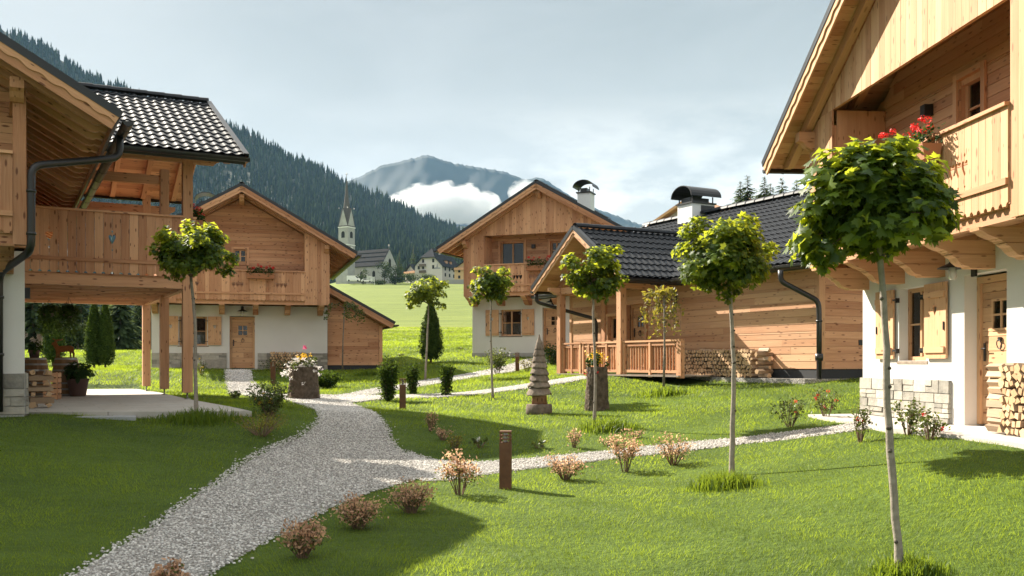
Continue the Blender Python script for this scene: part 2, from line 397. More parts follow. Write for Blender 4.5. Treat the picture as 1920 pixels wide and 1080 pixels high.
def slope(parent, R0, a, L, d, SL, verge=(1, 1), raft=.8, gutter=True, trim=True, spw=6, wood_='larch', name='roof', cap=False, raft0=.5, soff=True, rh=.17, board_h=.2, out=(.0, .0)):
    """one roof pitch: tiles, boarding, rafters, verge boards, gutter. R0 ridge start, a along ridge, d down the slope"""
    R0 = V(R0); a = V(a).normalized(); d = V(d).normalized(); n = a.cross(d); n = n if n.z > 0 else -n; n.normalize()
    P = lambda i, j, k: R0+a*i+d*j+n*k
    mb = MB(); wv, rw = .205, .34; na = max(2, int(L/wv*spw)); k = int(SL/rw)+1; rows = []
    def wave(x):
        ph = (x/wv) % 1.0
        return .034*(.5+.5*math.cos(2*math.pi*ph))**1.3
    for r in range(k):
        for e in (0, 1):
            j = min(SL, (r+e)*rw-(0 if e else 0)); h = .0 if e == 0 else .028
            rows.append([P(L*i/na, j, h+wave(L*i/na)) for i in range(na+1)])
    mb.grid(rows, sm=False, t=.5)
    rf = mb.build(name, M['tile'], parent)
    dk = MB(); dk.hexa([P(0, 0, -.055), P(L, 0, -.055), P(L, SL-.02, -.055), P(0, SL-.02, -.055), P(0, 0, -.004), P(L, 0, -.004), P(L, SL-.02, -.004), P(0, SL-.02, -.004)])
    dk.build('roof_deck', M['metal'], rf)
    if soff:
        so = MB(); j = 0.0
        while j < SL-.01:
            je = min(SL, j+.14); e = rng.uniform(0, .004)
            so.hexa([P(.02, j+.002, -.083-e), P(L-.02, j+.002, -.083-e), P(L-.02, je-.003, -.083-e), P(.02, je-.003, -.083-e), P(.02, j+.002, -.057), P(L-.02, j+.002, -.057), P(L-.02, je-.003, -.057), P(.02, je-.003, -.057)], a)
            j = je
        so.build('soffit_boards', M[wood_], rf)
    if raft:
        x = raft0
        while x < L-.12:
            m2 = MB(); w = .06
            poly = [(0.05, -.088), (SL-.06, -.088), (SL-.06, -.088-rh*.35), (SL-.10, -.088-rh*.5), (SL-.14, -.088-rh*.55), (SL-.17, -.088-rh*.8), (SL-.25, -.088-rh), (.05, -.088-rh)]
            m2.prism(poly, R0+a*(x-w), d, n, a, 2*w, g=d)
            m2.build('rafter', M[wood_], rf); x += raft
    for s, on in zip((0, 1), verge):
        if not on: continue
        x = -.0 if s == 0 else L; sg = -1 if s == 0 else 1
        vb = MB(); vb.prism([(0, -.03), (SL, -.03), (SL, -.03-board_h), (0, -.03-board_h)], R0+a*x, d, n, a*sg, .03, g=d)
        v_ = vb.build('verge_board', M[wood_], rf)
        if trim:
            tb = MB(); wl = .33; m_ = int(SL/wl*8); pts = [(SL*i/m_, -.115-.022*math.cos(2*math.pi*(SL*i/m_)/wl)-.012*abs(math.sin(math.pi*(SL*i/m_)/wl))) for i in range(m_+1)]
            tb.prism([(SL, -.02), (0, -.02)]+pts, R0+a*(x+sg*.031), d, n, a*sg, .024, g=d); tb.build('scalloped_trim', M[wood_], v_)
        vc = MB(); y0 = x-.05*sg; y1 = x+.068*sg
        vc.hexa([P(y0, 0, .05), P(y1, 0, .05), P(y1, SL+.01, .05), P(y0, SL+.01, .05), P(y0, 0, .075), P(y1, 0, .075), P(y1, SL+.01, .075), P(y0, SL+.01, .075)])
        vc.hexa([P(x+.056*sg, 0, -.035), P(y1, 0, -.035), P(y1, SL+.01, -.035), P(x+.056*sg, SL+.01, -.035), P(x+.056*sg, 0, .052), P(y1, 0, .052), P(y1, SL+.01, .052), P(x+.056*sg, SL+.01, .052)])
        vc.build('verge_flashing', M['verge'], rf)
    if gutter:
        eb = MB(); eb.hexa([P(.0, SL+.0, -.17), P(L, SL, -.17), P(L, SL+.022, -.16), P(0, SL+.022, -.16), P(0, SL, -.0), P(L, SL, -.0), P(L, SL+.022, .0), P(0, SL+.022, .0)], a)
        eb.build('eave_fascia', M['metal'], rf)
        gm = MB(); hd = V((d.x, d.y, 0)).normalized(); c0 = P(-out[0], SL, 0)+hd*.115-Z_*.055; rad = .078; rows = []
        arc = [(rad*math.cos(q), rad*math.sin(q)) for q in [math.pi+math.pi*i/8 for i in range(9)]]+[((rad-.008)*math.cos(q), (rad-.008)*math.sin(q)) for q in [2*math.pi-math.pi*i/8 for i in range(9)]]
        gm.prism(arc, c0, hd, Z_, a, L+out[0]+out[1], g=a)
        for q in (0, L+out[0]+out[1]-.01):
            gm.prism(arc[:9], c0+a*q, hd, Z_, a, .01)
        x = .35
        while x < L:
            gm.prism([(p[0]*1.07, p[1]*1.07) for p in arc[:9]]+[((rad-.002)*math.cos(q), (rad-.002)*math.sin(q)) for q in [2*math.pi-math.pi*i/8 for i in range(9)]], c0+a*x, hd, Z_, a, .025); x += .9
        gm.build('gutter', M['metal'], rf)
    return rf

def ridge_caps(parent, R0, a, L, r=.11, step=.4, mat_='tile'):
    mb = MB(); R0 = V(R0); a = V(a).normalized(); x = 0; s_ = a.cross(Z_).normalized()
    while x < L-.02:
        e = min(L, x+step+.03); rows = []
        for q, rr in ((x, r*.92), (e, r*1.06)):
            rows.append([R0+a*q+s_*rr*1.15*math.cos(t)+Z_*(rr*math.sin(t)*.9+.0) for t in [math.pi*i/6 for i in range(7)]])
        mb.grid(rows, sm=True, t=.5)
        rows2 = [rows[1], [p-Z_*.025 for p in rows[1]]]; mb.grid(rows2, sm=False)
        x += step
    return mb.build('ridge_cap', M[mat_], parent)

def window(parent, x0, x1, z0, z1, y, cols=2, bars=1, curtain=True, sill=True, mat_='spruce', fr=.065, room=.5, name='window'):
    """frame in the opening, its outer face at y; glass, curtain and a dark room behind"""
    mb = MB(); d = .07
    mb.box(x0, x0+fr, y, y+d, z0, z1); mb.box(x1-fr, x1, y, y+d, z0, z1)
    mb.box(x0+fr, x1-fr, y, y+d, z1-fr, z1); mb.box(x0+fr, x1-fr, y, y+d, z0, z0+fr)
    xs = [x0+fr+(x1-x0-2*fr)*i/cols for i in range(cols+1)]; w = .026 if cols > 2 or bars > 1 else .03
    for i in range(1, cols): mb.box(xs[i]-w, xs[i]+w, y-.006, y+d-.01, z0+fr, z1-fr)
    zb = [z0+fr+(z1-z0-2*fr)*i/(bars+1) for i in range(1, bars+1)]
    for z in zb:
        for i in range(cols):
            a = xs[i]+(w if i else 0); b = xs[i+1]-(w if i < cols-1 else 0)
            mb.box(a, b, y+.008, y+d-.02, z-.014, z+.014)
    f = mb.build(name, M[mat_], parent)
    g = MB(); g.box(x0+fr*.6, x1-fr*.6, y+.034, y+.04, z0+fr*.6, z1-fr*.6); g.build('pane', M['glass'], f)
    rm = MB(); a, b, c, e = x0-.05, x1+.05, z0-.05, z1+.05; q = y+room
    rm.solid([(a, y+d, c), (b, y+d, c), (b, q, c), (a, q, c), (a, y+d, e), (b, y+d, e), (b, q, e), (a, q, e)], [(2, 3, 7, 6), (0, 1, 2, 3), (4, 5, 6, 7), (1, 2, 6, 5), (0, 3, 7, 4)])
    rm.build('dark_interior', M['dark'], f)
    if curtain:
        cm = MB(); zt = z0+(z1-z0)*.5; n = 40; rows = []
        for zz, am in ((zt, .004), (z0+fr+.02, .016)):
            rows.append([(x0+fr+(x1-x0-2*fr)*i/n, y+.12+am*math.sin(i*1.45)+am*.5*math.sin(i*.61), zz+(.012*math.sin(i*.9) if am > .01 else 0)) for i in range(n+1)])
        cm.grid(rows); cm.build('curtain', M['curtain'], f)
    if sill:
        sm = MB(); sm.box(x0-.06, x1+.06, y-.16, y-.002, z0-.05, z0-.005); sm.build('sill', M['greywood'] if sill == 'grey' else M[mat_], f)
    return f

def shutter(parent, x0, x1, z0, z1, y, hinge='l'):
    mb = MB(); n = 4; w = (x1-x0)/n; zc = z0+(z1-z0)*.66
    h = [(d*.8, zc+z*.8) for d, z in HEART]
    for i in range(n):
        board(mb, x0+i*w+.001, x0+(i+1)*w-.001, z0, z1, (0, y, 0), X_, -Y_, .028, h if i == n//2 else None, h if i == n//2-1 else None, scallop=0, t=.75+rng.uniform(-.15, .15))
    for zz in (z0+.13, z1-.17): mb.box(x0+.03, x1-.03, y-.056, y-.0285, zz-.045, zz+.045, t=.8)
    s = mb.build('shutter', M['larch_pale'], parent)
    hb = MB(); e = x0 if hinge == 'l' else x1; sg = -1 if hinge == 'l' else 1
    for zz in (z0+.13, z1-.17):
        hb.box(min(e, e+sg*.13), max(e, e+sg*.13), y-.04, y-.03, zz-.014, zz+.014); hb.box(e+sg*.11-.012, e+sg*.11+.012, y-.04, y+.02, zz-.045, zz+.03)
    hb.build('hinge', M['iron'], s)
    lb = MB(); e2 = x1-.05 if hinge == 'l' else x0+.05; zz = (z0+z1)/2-.08
    lb.box(e2-.012, e2+.012, y-.045, y-.029, zz-.06, zz+.06); lb.build('latch', M['iron'], s)
    return s

def door(parent, x0, x1, z0, z1, y, hinge='r'):
    """plank door with a four-light window, lever handle and knocker"""
    fm = MB(); fw = .075
    fm.box(x0, x0+fw, y-.02, y+.1, z0, z1); fm.box(x1-fw, x1, y-.02, y+.1, z0, z1); fm.box(x0+fw, x1-fw, y-.02, y+.1, z1-fw*1.2, z1)
    fm.build('door_frame', M['spruce'], parent)
    a, b = x0+fw+.004, x1-fw-.004; top = z1-fw*1.2-.004; H = top-z0
    wz0, wz1 = z0+H*.66, z0+H*.885; wx0, wx1 = a+(b-a)*.27, a+(b-a)*.78
    mb = MB(); h_planks(mb, a, b, z0+.01, top, y+.05, [(wx0, wx1, wz0, wz1)], ph=.2, th=.03)
    dr = mb.build('door', M['spruce'], parent)
    wm = MB(); f = .035
    wm.box(wx0, wx1, y+.008, y+.045, wz1-f, wz1); wm.box(wx0, wx1, y+.008, y+.045, wz0, wz0+f); wm.box(wx0, wx0+f, y+.008, y+.045, wz0+f, wz1-f); wm.box(wx1-f, wx1, y+.008, y+.045, wz0+f, wz1-f)
    cx, cz = (wx0+wx1)/2, (wz0+wz1)/2
    wm.box(cx-.014, cx+.014, y+.012, y+.045, wz0+f, wz1-f); wm.box(wx0+f, cx-.014, y+.014, y+.043, cz-.014, cz+.014); wm.box(cx+.014, wx1-f, y+.014, y+.043, cz-.014, cz+.014)
    wm.build('window_frame', M['spruce'], dr)
    g = MB(); g.box(wx0+.02, wx1-.02, y+.03, y+.036, wz0+.02, wz1-.02); g.build('pane', M['glass'], dr)
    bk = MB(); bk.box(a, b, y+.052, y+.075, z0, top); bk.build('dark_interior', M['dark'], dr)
    hx = a+.07 if hinge == 'r' else b-.07; sg = 1 if hinge == 'r' else -1; hz = z0+1.0
    hm = MB(); hm.box(hx-.02, hx+.02, y-.0, y+.012, hz-.13, hz+.12); hm.tube([(hx, y+.01, hz+.04), (hx, y-.04, hz+.04), (hx+sg*.12, y-.045, hz+.045)], .009, 6); hm.build('handle', M['iron'], dr)
    km = MB(); kz = z0+H*.59
    km.lathe([(.025, 0), (.03, .012), (.012, .02)], (0, 0, 0), 8)
    km2 = MB(); km2.tube([(cx+.055*math.sin(q), y-.012-.01*math.cos(q), kz-.05+.06*math.cos(q)) for q in [2*math.pi*i/12 for i in range(13)]], .008, 6); km2.box(cx-.022, cx+.022, y-.02, y+.014, kz-.005, kz+.05)
    km2.build('knocker', M['iron'], dr)
    return dr

def wall_lamp(parent, x, z, y, reach=.42):
    mb = MB(); mb.prism([(-.055, -.16), (.055, -.16), (.055, .13), (.03, .16), (-.03, .16), (-.055, .13)], (x, y, z), X_, Z_, -Y_, .03)
    mb.tube([(x, y-.02, z+.08), (x, y-reach, z+.08), (x, y-reach, z+.0)], .014, 6)
    mb.tube([(x, y-.03+-.20*t+0, z+.06-.12*math.sin(t*3.14)*(1-t*.3)) for t in [i/10 for i in range(11)]], .008, 5)
    mb.tube([(x, y-.12+.035*math.cos(q), z-.0+.035*math.sin(q)) for q in [i*.6 for i in range(9)]], .006, 5)
    l = mb.build('wall_lamp', M['iron'], parent)
    sh = MB(); sh.lathe([(.03, .05), (.05, .02), (.19, -.045), (.195, -.055), (.185, -.055), (.03, .005)], (x, y-reach, z), 18); sh.build('lamp_shade', M['iron'], l)
    bu = MB(); bu.lathe([(.02, -.02), (.05, -.05), (.055, -.16), (.04, -.2), (.0, -.205)], (x, y-reach, z), 12, caps=False); bu.build('lamp_glass', M['lampglass'], l)
    return l
def _lg():
    m, t = newmat('lamp_glass'); b = t.n('ShaderNodeBsdfPrincipled', {'Base Color': (.75, .74, .7, 1), 'Roughness': .15, 'Transmission Weight': .6, 'IOR': 1.2}); t.out(b.outputs[0]); return m
M['lampglass'] = _lg()

def stone_base(parent, x0, x1, h, y, t0=.06, ret=None, holes=(), name='stone_base', wr=(0, 0)):
    """irregular ashlar facing: rows of split blocks proud of a mortar bed; wr = how far it wraps round each end"""
    mb = MB(); rows = []; z = 0.0
    while z < h-.02:
        e = min(h, z+rng.uniform(.12, .2)); e = h if h-e < .09 else e; rows.append((z, e)); z = e
    def run(o, ax, n, L):
        for (a, b) in rows:
            x = 0.0
            while x < L-.01:
                w = rng.uniform(.16, .46); xe = L if L-(x+w) < .12 else x+w
                parts = [(a, b)] if rng.random() < .72 or b-a < .13 else [(a, (a+b)/2), ((a+b)/2, b)]
                for (c, d) in parts:
                    g = .005; th = t0-.016+rng.uniform(0, .02); j = lambda: rng.uniform(-.004, .004)
                    p = lambda u, w_, q: o+ax*u+Z_*w_+n*q
                    mb.hexa([p(x+g+j(), c+g+j(), th+j()), p(xe-g+j(), c+g+j(), th+j()), p(xe-g, c+g, -.002), p(x+g, c+g, -.002), p(x+g+j(), d-g+j(), th-.004+j()), p(xe-g+j(), d-g+j(), th-.004+j()), p(xe-g, d-g, -.002), p(x+g, d-g, -.002)], ax, rng.random())
                x = xe
    run(V((x0, y, 0)), X_, -Y_, x1-x0)
    if wr[0]: run(V((x0, y+wr[0], 0)), -Y_, -X_, wr[0])
    if wr[1]: run(V((x1, y, 0)), Y_, X_, wr[1])
    s = mb.build(name, M['stone'], parent)
    m2 = MB(); m2.box(x0+.005, x1-.005, y-.022, y-.003, 0, h-.006)
    if wr[1]: m2.box(x1+.003, x1+.022, y+.003, y+wr[1], 0, h-.006)
    m2.build('mortar_bed', M['mortar'], s)
    return s

def chimney(parent, x, y, z0, z1, w=.75, d=.6, cap='arch', axis=X_, rz=0):
    mb = MB(); mb.box(x-w/2, x+w/2, y-d/2, y+d/2, z0, z1, t=.5); c = mb.build('chimney', M['white'], parent)
    k = MB(); k.box(x-w/2-.05, x+w/2+.05, y-d/2-.05, y+d/2+.05, z1+.001, z1+.05)
    for sx in (-1, 1):
        for sy in (-1, 1): k.box(x+sx*(w/2-.04)-.015, x+sx*(w/2-.04)+.015, y+sy*(d/2-.04)-.015, y+sy*(d/2-.04)+.015, z1+.05, z1+.25)
    k.box(x-w/2+.1, x+w/2-.18, y-d/2+.08, y+d/2-.08, z1+.05, z1+.22)
    k.build('chimney_collar', M['metal'], c)
    a = MB(); rw = w/2+.16; hw = d/2+.16
    arc = [(rw*math.cos(q), .12+(rw*.7)*math.sin(q)) for q in [math.pi*i/12 for i in range(13)]]
    arc2 = [((rw-.025)*math.cos(q), .12+(rw*.7-.025)*math.sin(q)) for q in [math.pi-math.pi*i/12 for i in range(13)]]
    a.prism(arc+arc2, (x, y-hw, z1+.1), X_, Z_, Y_, 2*hw, sm=False); a.build('chimney_cap', M['metal'], c)
    return c

def downpipe(parent, pts, r=.052, mat_='metal', clips=()):
    mb = MB(); P = [V(p) for p in pts]; out = [P[0]]
    for i in range(1, len(P)-1):
        a = (P[i-1]-P[i]); b = (P[i+1]-P[i]); q = min(.16, a.length*.45, b.length*.45)
        for k in range(5):
            t = k/4; p0 = P[i]+a.normalized()*q; p2 = P[i]+b.normalized()*q
            out.append(p0*(1-t)**2+P[i]*2*t*(1-t)+p2*t*t)
    out.append(P[-1]); mb.tube(out, r, 10)
    for c in clips: mb.lathe([(r+.012, -.02), (r+.012, .02)], c, 10)
    return mb.build('downpipe', M[mat_], parent)

def corbel(parent, x, z1, L=.93, w=.2, h=.36, mat_='larch'):
    """stacked beam end carrying the balcony, carved in an S at the tip; runs from the wall (y=0) out to -L"""
    k = h*.5
    up = [(0, 0), (0, -k+.005), (-L*.66, -k+.005), (-L*.67, -k*.86), (-L*.71, -k*.80), (-L*.72, -k*.72), (-L*.77, -k*.66), (-L*.85, -k*.50), (-L*.92, -k*.26), (-L*.97, -k*.2), (-L*.98, 0)]
    lo = [(0, -k-.005), (0, -h), (-L*.36, -h), (-L*.38, -h*.94), (-L*.46, -h*.9), (-L*.52, -h*.78), (-L*.56, -h*.64), (-L*.62, -h*.56), (-L*.63, -k-.005)]
    mb = MB()
    for q in (up, lo): mb.prism(q, (x-w/2, 0, z1), Y_, Z_, X_, w, g=Y_)
    mb.box(x-w/2+.01, x+w/2-.01, -L*.6, 0, z1-k-.0049, z1-k+.0049, t=0)
    return mb.build('corbel', M[mat_], parent)

def flower_box(name, label, loc, rz, L=.85, group='geranium boxes hung on the balcony railings'):
    e = thing(name, label, 'flower box', loc, rz, group)
    b = MB(); b.prism([(-.10, 0), (.10, 0), (.13, .2), (-.13, .2)], (-L/2, 0, 0), Y_, Z_, X_, L, g=X_, t=.6); b.build('planter', M['box'], e)
    n = 420; p = np.column_stack([nr.uniform(-L/2, L/2, n), nr.uniform(-.17, .15, n), .16+.28*nr.rand(n)**.8]); p[:, 2] -= np.maximum(0, -p[:, 1]-.08)*1.2
    d = np.column_stack([nr.normal(0, .5, n), nr.normal(-.4, .5, n), nr.normal(.9, .4, n)]); leaves('leaves', p, d, nr.uniform(.05, .09, n), OVAL, M['geran'], e)
    ps, ds = [], []
    for _ in range(16):
        c = np.array([rng.uniform(-L/2, L/2), rng.uniform(-.16, .1), rng.uniform(.36, .56)]); q, dd = ball(30, c, (.055, .055, .045), .6); ps.append(q); ds.append(dd)
    leaves('blossoms', np.vstack(ps), np.vstack(ds), .034, OVAL, M['redfl'], e)
    return e

# ------------------------------------------------------------------ the chalets
def chalet(name, label, loc, yaw, W=6.7, D=9.0, zr=6.93, s=.57, os_=1.0, of=1.36, ob=.6, bp=.93, closed=True, pan=(.92, .92), rail=None, hearts=(), holes=(), upholes=(),
           stone=None, corb=(.15, 1.4, 2.6, 3.85, 5.05, 6.45), zb=2.51, postr=False, soffit=True, woodm='larch', lintel=4.95, plinth=False, wr=(0, 0), raft0=.35, raft=.62):
    e = thing(name, label, 'chalet', loc, yaw)
    G = Gable(W/2, zr-.30, s)                      # underside of the roof
    # plaster ground floor
    mb = MB(); holed_wall(mb, 0, W, 0, zb-.05, 0, .32, list(holes))
    mb.box(0, .32, .32, D, 0, zb-.05, t=.5); mb.box(W-.32, W, .32, D, 0, zb-.05, t=.5); mb.box(.32, W-.32, D-.32, D, 0, zb-.05, t=.5)
    mb.box(-.0, W, -.0, D, -1.2, -.002, t=.5)
    mb.build('wall', M['plaster'], e)
    if plinth:
        pm = MB(); pm.box(-.02, W+.02, -.02, -.001, -.3, .14); pm.build('plinth', M['mortar'], e)
    if stone:
        for k, (a, b, h) in enumerate(stone): stone_base(e, a, b, h, 0, wr=(0, wr[1] if k == len(stone)-1 else 0))
    # upper storey
    up = MB(); h_planks(up, .0, W, zb, zr, -.0, list(upholes), top=G)
    bk = [(0, zb), (W, zb), (W, G(0)), (W/2, G(W/2)), (0, G(0))]
    u = up.build('upper_wall', M[woodm], e)
    bx = MB(); holed_wall(bx, 0, W, zb, G(0), .003, .12, [h for h in upholes]); 
    bx.prism([(0, G(0)), (W, G(0)), (W/2, G(W/2))], (0, .003, 0), X_, Z_, Y_, .1)
    bx.box(0, .12, .12, D, zb, G(0)); bx.box(W-.12, W, .12, D, zb, G(0)); bx.prism([(0, zb), (W, zb), (W, G(0)), (W/2, G(W/2)), (0, G(0))], (0, D-.12, 0), X_, Z_, Y_, .1)
    bx.build('wall_core', M[woodm], u)
    sd = MB()
    for xx, sg in ((0, -1), (W, 1)):
        y = 0.0
        while y < D:
            ye = min(D, y+.16); e_ = rng.uniform(0, .005); q = sorted((xx+sg*.001, xx+sg*(.026+e_)))
            sd.box(q[0], q[1], y+.002, ye-.002, zb-.06, G(0), g=(0, 0, 1)); y = ye
    sd.build('side_cladding', M[woodm], e)
    fl = MB(); k = 0; x = 0.0
    while x < W-.01:
        xe = min(W, x+.14); fl.box(x+.002, xe-.002, -bp+.02, -.035, zb+.10, zb+.135, g=(0, 1, 0)); x = xe
    fl.box(.02, W-.02, -bp+.05, -bp+.17, zb-.04, zb+.098); fl.build('balcony_floor', M[woodm], e)
    for x in corb: corbel(e, min(W-.11, max(.11, x)), zb-.042 if x != corb[0] else zb-.042, bp+.02, mat_=woodm)
    # front screens in the balcony plane
    p0, p1 = pan
    fr = MB(); top = G
    if closed:
        ga = max(0, (lintel-G(0))/s)+.02; capped = lambda x: min(lintel, G(x))
        if p0: v_planks(fr, 0, p0, zb-.03, capped, -bp+.03)
        if p1: v_planks(fr, W-p1, W, zb-.03, capped, -bp+.03)
        v_planks(fr, ga, W-ga, lintel+.001, G, -bp+.03)
        fr.build('gable_boarding', M[woodm], e)
        gb = MB(); gb.prism([(ga+.03, lintel+.02), (W-ga-.03, lintel+.02), (W/2, G(W/2)-.01)], (0, -bp+.032, 0), X_, Z_, Y_, .05)
        if p0: gb.box(.0, p0-.01, -bp+.032, -bp+.08, zb-.02, G(0)-.01)
        if p1: gb.box(W-p1+.01, W, -bp+.032, -bp+.08, zb-.02, G(0)-.01)
        gb.build('gable_core', M[woodm], e)
        if soffit:
            cl = MB(); y = -bp+.085
            while y < -.04:
                ye = min(-.036, y+.15); cl.box(.03, W-.03, y+.002, ye-.002, lintel+.03, lintel+.055, g=(1, 0, 0)); y = ye
            cl.build('balcony_ceiling', M[woodm], e)
    else:
        for on, a, b in ((p0, 0, p0), (p1, W-p1, W)):
            if on: f2 = MB(); v_planks(f2, a, b, zb-.03, G, -bp+.03); f2.build('gable_boarding', M[woodm], e)
    for xx, pp in ((0, p0), (W, p1)):
        if pp:
            ck = MB(); q = (xx+.0, xx+.028) if xx == 0 else (xx-.028, xx); y = -bp+.03
            while y < -.04:
                ye = min(-.036, y+.15); ck.box(q[0], q[1], y+.002, ye-.002, zb-.03, G(0), g=(0, 0, 1)); y = ye
            q2 = (pp-.03, pp-.003) if xx == 0 else (W-pp+.003, W-pp+.03)
            ck.box(q2[0], q2[1], -bp+.085, -.037, zb+.136, min(lintel, G(q2[0])-.02) if closed else G(q2[0])-.05, g=(0, 0, 1))
            ck.build('balcony_cheek', M[woodm], e)
    if postr:
        pm = MB(); pm.box(W-.17, W-.0, -bp, -bp+.16, zb-.05, G(W)-.02); pm.build('corner_post', M[woodm], e)
    rl = rail or (p0, W-p1)
    railing(e, (rl[0], -bp+.0, 0), X_, -Y_, rl[1]-rl[0], zb+.1, 3.73, [h-rl[0] for h in hearts], mat_=woodm)
    # roof
    c, sn = 1/math.hypot(1, s), s/math.hypot(1, s); SL = (W/2+os_)/c; L = of+D+ob
    for sg in (1, -1):
        slope(e, (W/2, -of, zr), (0, 1, 0), L, (sg*c, 0, -sn), SL, raft0=raft0, raft=raft, wood_=woodm)
    ridge_caps(e, (W/2, -of, zr+.03), (0, 1, 0), L)
    for x, zz in ((W/2, G(W/2)-.02), (.0+.12, G(.12)-.02), (W-.12, G(.12)-.02)):
        pm = MB(); hh = .26 if x == W/2 else .30; y1 = D
        pl = [(-of+.16, 0), (y1, 0), (y1, -hh), (-bp-.02, -hh), (-of+.38, -hh), (-of+.30, -hh*.85), (-of+.24, -hh*.62), (-of+.16, -hh*.5)]
        pm.prism(pl, (x-.09, 0, zz), Y_, Z_, X_, .18, g=Y_); pm.build('purlin', M[woodm], e)
    return e
# ================================================================== THE FIVE BUILDINGS
hd = lambda e: e.matrix_basis
bpy.context.view_layer.update()
def wp(e, p):                                  # house-local -> world
    c, s = math.cos(e.rotation_euler.z), math.sin(e.rotation_euler.z); l = e.location
    return V((l.x+c*p[0]-s*p[1], l.y+s*p[0]+c*p[1], l.z+p[2]))

# right chalet
YR = math.atan2(-.997, .075)
ch_r = chalet('wooden_chalet', 'near chalet at the right edge with sunlit plaster wall, plank gable and open balcony recess', (6.03, 16.5, CAMZ-.87), YR, W=6.7, zr=6.93,
              holes=[(1.3, 2.15, .9, 2.03), (3.2, 4.2, 0, 2.08)], upholes=[(3.12, 3.72, 3.95, 4.80)], stone=[(-.0, 2.88, .62)], hearts=(2.2, 2.35, 2.5, 4.6, 4.75, 4.9), woodm='larch_pale', soffit=False)
window(ch_r, 1.3, 2.15, .9, 2.03, .15, 2, 1, sill='grey')
shutter(ch_r, .60, 1.22, .93, 2.03, -.03, 'r'); shutter(ch_r, 2.2, 2.82, .93, 2.03, -.03, 'l')
door(ch_r, 3.2, 4.2, .02, 2.05, .2)
window(ch_r, 3.12, 3.72, 3.95, 4.80, .06, 1, 1, curtain=False, sill=False)
fm = MB()
for a in ((3.03, 3.12, 3.86, 4.88), (3.72, 3.81, 3.86, 4.88), (3.12, 3.72, 4.80, 4.88)): fm.box(a[0], a[1], -.075, -.036, a[2], a[3])
fm.build('window_surround', M['larch_pale'], ch_r)
bl = MB(); bl.box(2.3, 2.43, -.17, -.037, 4.5, 4.66); bl.build('balcony_lamp', M['iron'], ch_r)
wall_lamp(ch_r, 3.47, 2.20, 0, .32)
flower_box('flower_box', 'wooden box of red geraniums on the near right balcony above the big maple', wp(ch_r, (3.85, -1.11, 3.42)), YR, 1.15)

# middle-left chalet
Y2 = R(16)
ch_2 = chalet('wooden_chalet', 'chalet with shaded white front, horizontal plank gable and lean-to, left of the church', (-13.71, 36.5, CAMZ-.24), Y2, W=6.6, zr=6.93, closed=False, pan=(.95, .95),
              holes=[(1.0, 2.02, .9, 2.02), (2.85, 3.8, 0, 2.05)], upholes=[(3.0, 3.5, 4.12, 4.66)], stone=[(0, 2.75, .62), (3.9, 6.6, .62)], hearts=(1.75, 2.95, 3.1, 3.25, 4.62, 4.77, 4.92), corb=(.15, 1.4, 2.57, 3.82, 5.03, 6.3))
window(ch_2, 1.0, 2.02, .9, 2.02, .15, 2, 1, sill='grey')
shutter(ch_2, .42, .97, .92, 2.02, -.03, 'r'); shutter(ch_2, 2.05, 2.55, .92, 2.02, -.03, 'l')
door(ch_2, 2.85, 3.8, .02, 2.03, .16)
window(ch_2, 3.0, 3.5, 4.12, 4.66, .02, 2, 1, curtain=False, sill=False)
fm = MB()
for a in ((2.92, 3.0, 4.04, 4.74), (3.5, 3.58, 4.04, 4.74), (3.0, 3.5, 4.66, 4.74), (3.0, 3.5, 4.04, 4.12)): fm.box(a[0], a[1], -.07, -.036, a[2], a[3])
fm.build('window_surround', M['larch'], ch_2)
wall_lamp(ch_2, 3.33, 2.28, 0, .3)
chimney(ch_2, 1.9, 3.0, 5.5, 6.72, .6, .6)
flower_box('flower_box', 'red geranium box on the balcony railing below the church spire chalet gable', wp(ch_2, (4.0, -1.09, 3.44)), Y2, 1.0)

# centre chalet
Y3 = R(-21)
ch_3 = chalet('wooden_chalet', 'centre chalet behind the porch, white front, boarded gable and chimney with curved cap', (-1.68, 40.8, CAMZ+.27), Y3, W=6.7, zr=6.93,
              holes=[(1.27, 2.2, .85, 1.95), (3.15, 4.1, 0, 2.0)], upholes=[(1.3, 2.35, 2.7, 4.82), (3.5, 4.02, 4.0, 4.72)], plinth=True, soffit=False, hearts=(2.3, 2.45, 2.6, 2.95, 3.1, 3.25, 4.6, 4.75))
window(ch_3, 1.27, 2.2, .85, 1.95, .15, 2, 1, sill='grey')
shutter(ch_3, .62, 1.22, .87, 1.95, -.03, 'r'); shutter(ch_3, 2.25, 2.8, .87, 1.95, -.03, 'l')
door(ch_3, 3.15, 4.1, .02, 1.98, .16)
window(ch_3, 1.3, 2.35, 2.7, 4.82, .05, 2, 0, sill=False); window(ch_3, 3.5, 4.02, 4.0, 4.72, .05, 2, 1, curtain=False, sill=False)
fm = MB()
for a in ((1.2, 1.3, 2.7, 4.91), (2.35, 2.45, 2.7, 4.91), (1.3, 2.35, 4.82, 4.91), (3.4, 3.5, 3.92, 4.82), (4.02, 4.12, 3.92, 4.82), (3.5, 4.02, 4.72, 4.82)): fm.box(a[0], a[1], -.075, -.036, a[2], a[3])
fm.build('window_surround', M['larch'], ch_3)
bl = MB(); bl.box(2.72, 2.86, -.17, -.037, 4.46, 4.62); bl.build('balcony_lamp', M['iron'], ch_3)
wall_lamp(ch_3, 3.6, 2.25, 0, .3)
chimney(ch_3, 4.72, 1.0, 5.7, 6.76, .56, .62)
flower_box('flower_box', 'red geranium box on the centre chalet balcony beside the porch roof', wp(ch_3, (3.45, -1.11, 3.44)), Y3, 1.15)

